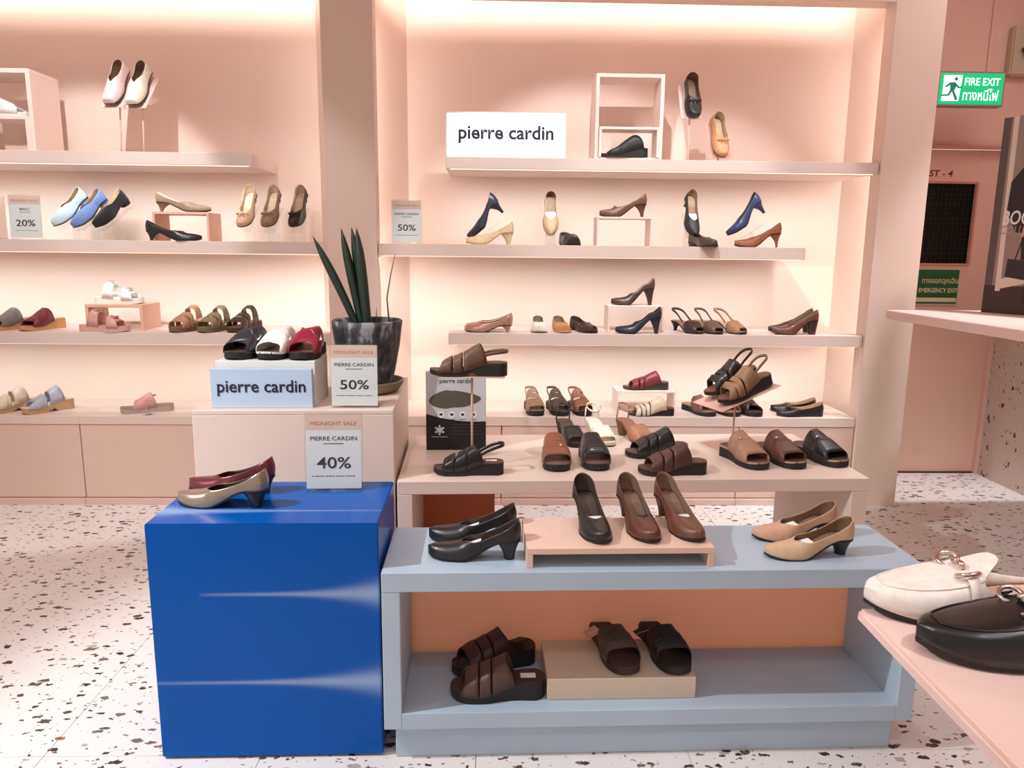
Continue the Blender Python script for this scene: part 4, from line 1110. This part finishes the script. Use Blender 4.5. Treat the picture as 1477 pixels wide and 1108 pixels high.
ST = dict(hh=0.046, th=0.026, bands=((0.30, 0.42, 0.30, 0.42, 1.1), (0.52, 0.64, 0.52, 0.64), (0.68, 0.84, 0.68, 0.84)), L=0.235, W=0.086, rim=None)
put(sandal('strap_sandal', up=TAN, foot=LINT, sole=rubber((120, 84, 58)), tagc=((0.0, 0.06, 0.05, 1.5, TAGP),), **ST), (-1.522, 3.790, 0.876), -108, 'tan three-strap sandal with a peach tag, lower left shelf')
put(sandal('strap_sandal', up=OLV, foot=LINT, sole=rubber((112, 98, 66)), tagc=((0.0, 0.06, 0.03, 1.5, mat('tag_olive', (168, 150, 110), 0.6)),), **ST), (-1.384, 3.790, 0.876), -108, 'olive three-strap sandal right of the tan one')
put(sandal('strap_sandal', up=DBR, foot=LINT, sole=rubber((70, 44, 36)), **ST), (-1.243, 3.800, 0.876), -108, 'dark brown strap sandal half hidden behind the black slide')

# ---- counter, left bay
PF = dict(hh=0.055, th=0.030, bands=((0.30, 0.50, 0.30, 0.50, 1.0), (0.56, 0.66, 0.62, 0.86), (0.62, 0.86, 0.56, 0.66)), L=0.24, W=0.088, notch=0.02)
put(sandal('platform_sandal', up=CRM, foot=CRM, sole=CORK, **PF), (-2.442, 3.800, 0.457), -128, 'cream knotted platform sandal at the left edge of the counter')
put(sandal('platform_sandal', up=PALEB, foot=CRM, sole=CORK, **PF), (-2.261, 3.800, 0.457), -132, 'pale blue-grey platform sandal on a cork sole')
put(sandal('tagged_slide', up=PNK, foot=TPE, sole=rubber((176, 158, 152)), hh=0.034, th=0.026, bands=((0.40, 0.70, 0.44, 0.72),), L=0.25, W=0.09,
    tagc=((0.00, 0.072, 0.004, 0.6, WHITEP), (-0.02, -0.030, 0.074, 0.2, TAGB))), (-1.761, 3.800, 0.457), 200, 'pink slide with a hanging white tag on the left counter')

# ---- top shelf, right bay
put(sandal('cross_sandal', up=BLKM, foot=DBR, sole=BSOL, bands=((0.50, 0.80, 0.36, 0.56), (0.20, 0.56, 0.50, 0.80)), hh=0.046, th=0.016, L=0.238, lift=0.85), (0.639, 3.790, 1.739), 180, 'dark brown cross-strap sandal inside the small frame')
BF = dict(hh=0.010, heel='low', toe='round', throat=0.64, vee=2.8, back=0.050, side=0.036, dome=0.042, tip=0.024, W=0.082, L=0.232)
_a = (0.981, 3.860, 2.032); _b = (1.123, 3.860, 1.850)
shoe_stand((_a[0] - 0.006, 3.85, 1.7223), (_a[0] - 0.006, 3.875, _a[2] - 0.010), 0.105, 0.20, 62, -88, METAL_PINK, 'tall pink stand under the black bow ballet flat', 0.02)
shoe_stand((_b[0], 3.84, 1.7223), (_b[0], 3.875, _b[2] - 0.010), 0.10, 0.20, 62, -84, METAL_ROSE, 'short rose stand under the tan bow ballet flat', 0.10)
put(pump('ballet_flat', up=BLK, lining=LINT, bow=BLK, sole=DSOL, **BF), (_a[0], 3.866, _a[2]), -88, 'black bow ballet flat on the tall stand, top right shelf', pitch=60)
put(pump('ballet_flat', up=leather((206, 154, 108), 0.45), lining=LINB, bow=leather((206, 154, 108), 0.45), sole=rubber((150, 96, 62)), **BF), (_b[0], 3.866, _b[2]), -80, 'tan bow ballet flat on the short stand, top right shelf', pitch=60)

# ---- middle shelf, right bay
HP = dict(hh=0.062, heel='kitten', throat=0.68, vee=1.8, L=0.232)
_a = (-0.021, 3.840, 1.425)
put(pump('court_pump', up=leather((34, 34, 48), 0.36), lining=LIND, **HP), (_a[0], 3.85, _a[2] - 0.012), 180, 'navy-black pump propped heel-up behind the cream pump', pitch=40)
acr_stand((_a[0] + 0.02, 3.85, 1.3163), 180, 40, 0.05, 0.12, 'clear support under the propped navy-black pump')
put(pump('court_pump', up=leather((236, 208, 168), 0.42), lining=LINB, sole=rubber((196, 150, 104)), toe='almond', heel='cone', hh=0.056, throat=0.70, L=0.232), (-0.013, 3.740, 1.316), 180, 'cream low pump at the left end of the middle right shelf')
_a = (0.293, 3.860, 1.460)
acr_stand((_a[0], 3.87, 1.3163), -90, 60, 0.05, 0.15, 'clear support under the upright beige flat')
put(pump('flat_shoe', up=NUD, lining=LINT, paper=True, hh=0.012, toe='almond', heel='low', throat=0.66, L=0.222, W=0.078), (_a[0], 3.872, _a[2]), -90, 'beige flat standing upright with white paper inside', pitch=64)
put(pump('penny_loafer', up=BLK, lining=LIND, hh=0.012, toe='round', heel='low', throat=0.60, vee=2.4, dome=0.048, tip=0.026, W=0.08, L=0.22, strap=BLKM), (0.385, 3.800, 1.316), -80, 'black loafer facing the front on the middle right shelf')
put(pump('heeled_loafer', up=BRN, lining=LIND, tongue=0.012, **HP), (0.648, 3.800, 1.456), 180, 'brown heeled loafer on the riser, middle right shelf')
_a = (1.001, 3.860, 1.447)
acr_stand((_a[0], 3.88, 1.3163), -85, 55, 0.05, 0.15, 'clear support under the upright black pump')
put(pump('court_pump', up=BLKM, lining=LINT, paper=True, hh=0.055, heel='kitten', toe='almond', throat=0.66, L=0.225), (_a[0], 3.868, _a[2]), -78, 'black pump standing upright with white paper inside', pitch=52)
put(pump('low_pump', up=leather((70, 58, 54), 0.36), lining=LINT, paper=True, hh=0.020, heel='low', toe='almond', throat=0.66, L=0.225, W=0.08), (1.041, 3.735, 1.316), -74, 'dark taupe low pump in front of the upright black pump', 'shoe')
_a = (1.300, 3.850, 1.447)
acr_stand((_a[0] + 0.02, 3.86, 1.3163), 180, 34, 0.05, 0.12, 'clear support under the propped navy pump')
put(pump('court_pump', up=NVY, lining=LIND, **HP), (_a[0], 3.86, _a[2] - 0.014), 180, 'navy pump propped heel-up above the cognac pump', pitch=35)
put(pump('court_pump', up=COG, lining=LINT, sole=DSOL, hh=0.066, heel='stiletto', throat=0.68, vee=1.8, L=0.228), (1.316, 3.750, 1.316), 180, 'cognac brown pump at the right end of the middle shelf')

# ---- lower shelf, right bay
MP = dict(hh=0.034, heel='kitten', toe='almond', throat=0.70, L=0.238, back=0.05)
put(pump('kitten_pump', up=ROSE, lining=LIND, sole=DSOL, **MP), (-0.018, 3.745, 0.885), 180, 'front rose metallic kitten pump, lower right shelf', group='rose metallic pair')
put(pump('kitten_pump', up=ROSE, lining=LIND, sole=DSOL, **MP), (-0.012, 3.850, 0.885), 180, 'rear rose metallic kitten pump, half hidden by its mate', group='rose metallic pair')
FF = dict(hh=0.014, heel='low', toe='round', throat=0.66, vee=2.4, dome=0.042, tip=0.028, W=0.082, L=0.225)
put(pump('ballet_flat', up=WHT, lining=LINT, sole=rubber((180, 140, 110)), **FF), (0.240, 3.810, 0.885), -90, 'white flat facing front on the lower right shelf')
put(pump('ballet_flat', up=leather((196, 136, 88), 0.45), lining=LINT, sole=rubber((206, 170, 130)), **FF), (0.354, 3.810, 0.885), -84, 'tan flat facing front beside the white flat')
put(pump('ballet_flat', up=DBR, lining=LIND, **FF), (0.468, 3.810, 0.885), -68, 'dark brown flat facing front-right beside the tan flat')
HH = dict(heel='block', hh=0.078, throat=0.66, vee=1.5, L=0.225, W=0.072)
put(pump('high_pump', up=DBR, lining=LINT, heel='cone', hh=0.085, throat=0.64, vee=1.3, L=0.222), (0.725, 3.860, 1.017), 180, 'dark brown high pump on the riser, lower right shelf')
put(pump('high_pump', up=leather((34, 42, 56), 0.3), lining=LIND, heel='cone', hh=0.080, throat=0.64, vee=1.5, L=0.228), (0.733, 3.725, 0.885), 180, 'dark navy high pump in front of the riser, lower right shelf')
SB = dict(hh=0.055, th=0.012, heel='kitten', bands=((0.62, 0.90, 0.62, 0.90),), sling=0.058, L=0.225, W=0.078, toe='almond')
put(sandal('slingback_sandal', up=DBR, foot=LINT, sole=BSOL, **SB), (1.001, 3.800, 0.885), -64, 'dark slingback sandal, leftmost of three on the lower right shelf')
put(sandal('slingback_sandal', up=leather((112, 86, 78), 0.4), foot=LINT, sole=BSOL, **SB), (1.109, 3.800, 0.885), -72, 'grey-brown slingback sandal, middle of three on the lower right shelf')
put(sandal('slingback_sandal', up=TAN, foot=LINB, sole=BSOL, **SB), (1.220, 3.800, 0.885), -64, 'tan slingback sandal, rightmost of three on the lower right shelf')
put(pump('block_pump', up=leather((108, 66, 54), 0.3), lining=LINT, heelm=DBR, heel='block', hh=0.070, throat=0.70, vee=1.6, L=0.228), (1.532, 3.735, 0.885), 180, 'front brown block-heel pump by the right column')
put(pump('block_pump', up=DBR, lining=TPE, heelm=DBR, heel='block', hh=0.070, throat=0.70, vee=1.6, L=0.228), (1.545, 3.830, 0.885), 180, 'rear dark brown block-heel pump by the right column')

# ---- counter, right bay
S3 = dict(hh=0.040, th=0.026, bands=((0.26, 0.40, 0.40, 0.52, 1.1), (0.50, 0.64, 0.42, 0.56), (0.64, 0.86, 0.64, 0.86)), sling=0.07, L=0.235, W=0.084)
put(sandal('strap_sandal', up=TPE, foot=LINT, sole=BSOL, **S3), (0.218, 3.800, 0.464), -82, 'taupe strap sandal, leftmost of three on the right counter')
put(sandal('strap_sandal', up=leather((82, 62, 54), 0.45), foot=LIND, sole=BSOL, **S3), (0.340, 3.800, 0.464), -78, 'dark brown strap sandal, middle of three on the right counter')
put(sandal('strap_sandal', up=leather((140, 92, 66), 0.45), foot=LIND, sole=BSOL, **S3), (0.456, 3.800, 0.464), -76, 'cognac strap sandal, rightmost of three on the right counter')
put(sandal('mule_sandal', up=leather((122, 44, 48), 0.42), foot=DBR, sole=DSOL, bands=((0.28, 0.56, 0.28, 0.56, 0.95), (0.57, 0.66, 0.57, 0.66), (0.68, 0.80, 0.68, 0.80)), hh=0.040, th=0.014, L=0.24, lift=0.82), (0.812, 3.860, 0.576), 180, 'maroon mule on the riser of the right counter')
put(sandal('mule_sandal', up=CRM, foot=DBR, sole=BSOL, bands=((0.28, 0.54, 0.28, 0.54), (0.56, 0.63, 0.60, 0.67), (0.66, 0.73, 0.70, 0.77), (0.76, 0.82, 0.78, 0.84)), hh=0.038, th=0.010, L=0.235, lift=0.85), (0.821, 3.740, 0.464), 180, 'cream strap mule in front of the riser on the right counter')
XM = dict(hh=0.034, th=0.022, bands=CROSS, L=0.235, W=0.086)
put(sandal('cross_sandal', up=leather((132, 84, 72), 0.4), foot=LINT, sole=BSOL, **XM), (1.082, 3.800, 0.464), -66, 'red-brown cross-strap sandal left of the stand post')
put(sandal('cross_sandal', up=leather((150, 106, 62), 0.45), foot=LINT, sole=BSOL, **XM), (1.213, 3.800, 0.464), -70, 'mustard brown cross-strap sandal behind the stand post')
put(sandal('cross_sandal', up=leather((52, 34, 36), 0.3), foot=LIND, sole=BSOL, **XM), (1.323, 3.800, 0.464), -66, 'dark plum cross-strap sandal right of the stand post')
BFB = dict(hh=0.014, heel='low', toe='round', throat=0.68, vee=2.4, back=0.054, side=0.036, dome=0.036, tip=0.02, W=0.08, L=0.240)
put(pump('ballet_flat', up=BLK, lining=NUD, bow=BLK, wedge=True, **BFB), (1.590, 3.735, 0.464), 180, 'front black bow ballet flat on the right counter')
put(pump('ballet_flat', up=BLK, lining=NUD, bow=None, wedge=True, **BFB), (1.600, 3.850, 0.464), 180, 'rear black ballet flat on the right counter')

# ---- pink bench
HS = dict(hh=0.072, th=0.016, heel='block', bands=((0.60, 0.86, 0.60, 0.86),), ankle=0.055, L=0.238, W=0.082)
put(sandal('heeled_sandal', up=BLK, foot=LIND, sole=BSOL, **HS), (0.333, 3.065, 0.500), -76, 'black block-heel sandal with ankle strap on the pink bench')
put(sandal('heeled_sandal', up=leather((236, 226, 206), 0.45), foot=leather((232, 222, 204), 0.5), sole=rubber((222, 208, 184)), **HS), (0.459, 3.078, 0.500), -76, 'ivory block-heel sandal with ankle strap on the pink bench')
put(sandal('heeled_sandal', up=leather((170, 118, 92), 0.4), foot=leather((150, 104, 82), 0.5), sole=rubber((120, 78, 60)), **HS), (0.612, 3.092, 0.500), -66, 'rose-tan block-heel sandal with ankle strap on the pink bench')
SLB = dict(hh=0.040, th=0.026, bands=((0.34, 0.52, 0.34, 0.52), (0.53, 0.66, 0.53, 0.66, 1.03), (0.67, 0.80, 0.67, 0.80, 1.05)), W=0.098, L=0.245)
put(sandal('band_slide', up=leather((142, 84, 56), 0.42), foot=leather((120, 88, 76), 0.5), sole=BSOL, studs=((0.62, 0.018),), **SLB), (0.241, 2.732, 0.500), -88, 'brown band slide facing front on the pink bench')
put(sandal('band_slide', up=BLK, foot=leather((110, 82, 74), 0.5), sole=BSOL, **SLB), (0.387, 2.743, 0.500), -86, 'black band slide facing front beside the brown one')
WD = dict(hh=0.048, th=0.022, bands=((0.34, 0.52, 0.34, 0.52), (0.54, 0.66, 0.54, 0.66, 1.03), (0.68, 0.82, 0.68, 0.82, 1.05)), W=0.092, L=0.252)
put(sandal('wedge_mule', up=leather((84, 54, 46), 0.4), foot=leather((104, 70, 60), 0.5), sole=BSOL, **WD), (0.659, 2.611, 0.500), 182, 'dark brown wedge mule in front of the black mule on the bench')
put(sandal('wedge_mule', up=BLK, foot=leather((116, 84, 74), 0.5), sole=BSOL, **WD), (0.651, 2.843, 0.500), 186, 'black wedge mule half hidden behind the dark brown mule')
TM = dict(hh=0.046, th=0.028, bands=((0.30, 0.66, 0.38, 0.60, 1.0), (0.56, 0.82, 0.52, 0.80, 1.02)), W=0.098, L=0.25, rim=leather((176, 140, 120), 0.5), studs=((0.50, -0.022),))
put(sandal('cutout_mule', up=leather((168, 126, 100), 0.48), foot=leather((90, 66, 58), 0.5), sole=BSOL, **TM), (0.970, 2.758, 0.500), -72, 'taupe cutout mule, leftmost of three at the right of the bench')
put(sandal('cutout_mule', up=leather((98, 60, 50), 0.42), foot=leather((70, 46, 42), 0.5), sole=BSOL, **TM), (1.115, 2.769, 0.500), -72, 'brown cutout mule, middle of three at the right of the bench')
put(sandal('cutout_mule', up=BLK, foot=leather((60, 44, 42), 0.5), sole=BSOL, **TM), (1.281, 2.790, 0.500), -68, 'black cutout mule, rightmost of three at the right of the bench')
put(sandal('wedge_sandal', up=BLK, foot=leather((96, 62, 54), 0.5), sole=BSOL, hh=0.046, th=0.022, bands=((0.38, 0.54, 0.46, 0.62), (0.52, 0.70, 0.46, 0.60), (0.70, 0.83, 0.70, 0.83)), sling=0.062, W=0.090, L=0.252, label=True), (-0.080, 2.605, 0.500), 180, 'black wedge sandal with heel strap in front of the insole box')

# stand with the brown wedge sandal
_a = (-0.069, 2.767, 0.500); _b = (-0.070, 2.660, 0.849)
shoe_stand((_b[0], 2.66, 0.5003), (_b[0], 2.66, _b[2]), 0.10, 0.235, 0, 180, METAL_ROSE, 'rose metal stand lifting the brown wedge sandal on the bench', 0.10)
put(sandal('wedge_sandal', up=leather((106, 76, 60), 0.45), foot=leather((92, 64, 52), 0.5), sole=BSOL, hh=0.048, th=0.020, bands=((0.36, 0.56, 0.36, 0.56, 1.04), (0.58, 0.69, 0.58, 0.69, 1.04), (0.71, 0.83, 0.71, 0.83, 1.06)), sling=0.040, W=0.090, L=0.278, notch=0.012), (_b[0] - 0.012, 2.66, _b[2] + 0.0003), 180, 'brown slotted wedge sandal on the flat stand above the insole box')
# tilted stand with two sandals
_a = (0.999, 2.980, 0.531)
_a = (1.025, 3.074, 0.500); _b = (0.994, 2.960, 0.733)
shoe_stand((_b[0] + 0.002, 2.98, 0.5003), (_b[0], 2.96, _b[2] - 0.006), 0.20, 0.29, 18, 199, METAL_ROSE, 'rose metal stand with a sloped tray holding two sandals', 0.17)
_c = (1.013, 2.920, 0.758); _d = (0.985, 3.020, 0.771)
SS = dict(hh=0.044, th=0.018, bands=((0.38, 0.58, 0.38, 0.58), (0.62, 0.70, 0.56, 0.64, 1.03), (0.66, 0.74, 0.74, 0.82, 1.05), (0.76, 0.84, 0.70, 0.78, 1.07)), sling=0.070, W=0.086, L=0.255, toe='almond')
put(sandal('woven_sandal', up=leather((150, 116, 84), 0.5), foot=leather((116, 80, 60), 0.5), sole=BSOL, **SS), (_c[0], 2.91, _c[2] - 0.018), 199, 'tan woven sandal with heel strap on the sloped stand', pitch=18)
put(sandal('woven_sandal', up=BLK, foot=leather((116, 80, 60), 0.5), sole=BSOL, **SS), (_d[0], 3.005, _d[2] - 0.018), 199, 'black woven sandal behind the tan one on the sloped stand', pitch=18)

# ---- pedestal box: three cross-strap slides
CS = dict(hh=0.040, th=0.026, bands=((0.64, 0.87, 0.34, 0.62, 0.98), (0.34, 0.62, 0.64, 0.87, 1.02)), front=0.03, W=0.098, L=0.245, lift=1.08)
put(sandal('cross_slide', up=leather((36, 38, 48), 0.36), foot=leather((82, 64, 56), 0.5), sole=BSOL, tagc=((0.035, 0.036, 0.062, 1.9, WHITEP),), **CS), (-0.870, 2.700, 0.909), -104, 'black cross-strap slide, leftmost of three on the white box')
put(sandal('cross_slide', up=WHT, foot=leather((82, 64, 56), 0.5), sole=BSOL, rim=WHT, tagc=((0.035, 0.036, 0.062, 1.9, WHITEP),), **CS), (-0.764, 2.700, 0.909), -98, 'white cross-strap slide, middle of three on the white box')
put(sandal('cross_slide', up=leather((142, 30, 54), 0.36), foot=leather((110, 50, 54), 0.5), sole=BSOL, tagc=((0.035, 0.036, 0.062, 1.9, WHITEP),), **CS), (-0.659, 2.700, 0.909), -92, 'crimson cross-strap slide, rightmost of three on the white box')

# ---- blue cube: two pumps
CP = dict(hh=0.046, heel='flare', toe='almond', throat=0.66, vee=2.2, L=0.246, W=0.080, dome=0.038, tip=0.020, lining=LIND, sole=BSOL)
put(pump('low_pump', up=SLV, heelm=BLK, **CP), (-0.696, 1.880, 0.635), 172, 'silver-bronze metallic pump in front on the blue cube')
put(pump('low_pump', up=MARM, heelm=DBR, **CP), (-0.711, 1.993, 0.635), 172, 'metallic maroon pump behind the silver one on the blue cube')

# ---- blue-grey unit, top
GP = dict(hh=0.050, heel='flare', toe='almond', throat=0.64, vee=2.2, L=0.238, W=0.078, dome=0.038, tip=0.018, lining=LIND, paper=True)
put(pump('low_pump', up=BLK, **GP), (-0.042, 1.819, 0.517), 176, 'front black pump on the left of the blue-grey unit', group='black pump pair')
put(pump('low_pump', up=BLK, **GP), (-0.050, 1.936, 0.517), 176, 'rear black pump on the left of the blue-grey unit', group='black pump pair')
RP = dict(hh=0.062, heel='cone', toe='almond', throat=0.70, vee=2.6, L=0.232, W=0.080, dome=0.040, tip=0.020, back=0.056)
put(pump('court_pump', up=BLK, lining=LIND, paper=True, **RP), (0.267, 1.881, 0.568), -82, 'black pump facing front, leftmost on the low riser')
put(pump('court_pump', up=leather((92, 52, 42), 0.36), lining=leather((124, 98, 82), 0.5), paper=mat('dark_card', (58, 34, 34), 0.5), **RP), (0.392, 1.886, 0.569), -80, 'brown pump with a dark card, middle of three on the low riser')
put(pump('court_pump', up=leather((104, 62, 46), 0.36), lining=leather((134, 106, 88), 0.5), paper=True, **RP), (0.503, 1.891, 0.569), -76, 'brown pump with a white card, rightmost on the low riser')
BP = dict(hh=0.044, heel='flare', toe='almond', throat=0.66, vee=2.6, L=0.240, W=0.080, dome=0.036, tip=0.016, lining=leather((128, 100, 78), 0.55), paper=True, heelm=BLK, sole=BSOL)
put(pump('low_pump', up=leather((206, 172, 138), 0.48), **BP), (0.830, 1.831, 0.517), 186, 'front beige ruched pump on the right of the blue-grey unit', group='beige pump pair')
put(pump('low_pump', up=leather((204, 160, 132), 0.48), **BP), (0.841, 1.955, 0.517), 186, 'rear beige pump on the right of the blue-grey unit', group='beige pump pair')

# ---- blue-grey unit, inside
put(sandal('wedge_mule', up=leather((84, 58, 48), 0.45), foot=leather((62, 44, 40), 0.5), sole=BSOL, hh=0.050, th=0.026, bands=((0.42, 0.56, 0.42, 0.56), (0.575, 0.69, 0.575, 0.69, 1.02), (0.705, 0.84, 0.705, 0.84, 1.04)), W=0.096, L=0.250, label=True), (0.021, 1.809, 0.137), 181, 'brown slotted wedge mule in front inside the blue-grey unit')
put(sandal('wedge_mule', up=leather((66, 40, 38), 0.45), foot=leather((46, 34, 34), 0.5), sole=BSOL, hh=0.050, th=0.026, bands=((0.42, 0.56, 0.42, 0.56), (0.575, 0.69, 0.575, 0.69, 1.02), (0.705, 0.84, 0.705, 0.84, 1.04)), W=0.096, L=0.246,
    tagc=((0.10, 0.045, 0.035, 2.6, TAGB), (-0.07, -0.02, 0.058, 0.3, TAGB))), (0.011, 1.943, 0.137), 200, 'plum-brown wedge mule with black tags, behind inside the unit')
FS = dict(hh=0.030, th=0.022, bands=((0.46, 0.56, 0.46, 0.56), (0.565, 0.66, 0.565, 0.66, 1.02), (0.67, 0.76, 0.67, 0.76, 1.04)), W=0.090, L=0.255, lift=0.8)
put(sandal('band_slide', up=leather((72, 56, 48), 0.5), foot=leather((66, 50, 44), 0.5), sole=DSOL, tagc=((-0.05, -0.062, 0.03, 0.2, TAGP),), **FS), (0.342, 1.910, 0.197), -78, 'brown band slide with a peach tag on the beige block')
put(sandal('band_slide', up=leather((26, 24, 25), 0.5), foot=leather((34, 30, 30), 0.5), sole=BSOL, tagc=((-0.05, -0.060, 0.03, 0.2, TAGB),), **FS), (0.482, 1.909, 0.197), -80, 'black band slide with a dark tag on the beige block')

# ---- foreground table
put(loafer_mule('loafer_mule', leather((232, 220, 212), 0.45), leather((222, 178, 150), 0.5), BSOL, mat('rose_gold_bit', (216, 190, 178), 0.2, 1.0)), (0.606, 0.872, 0.8503), 177, 'cream backless loafer with a rose-gold bit on the table')
put(loafer_mule('loafer_mule', leather((15, 15, 17), 0.24), leather((40, 36, 36), 0.5), BSOL, SILVER), (0.618, 0.770, 0.8503), 175, 'black backless loafer with a silver bit on the table')
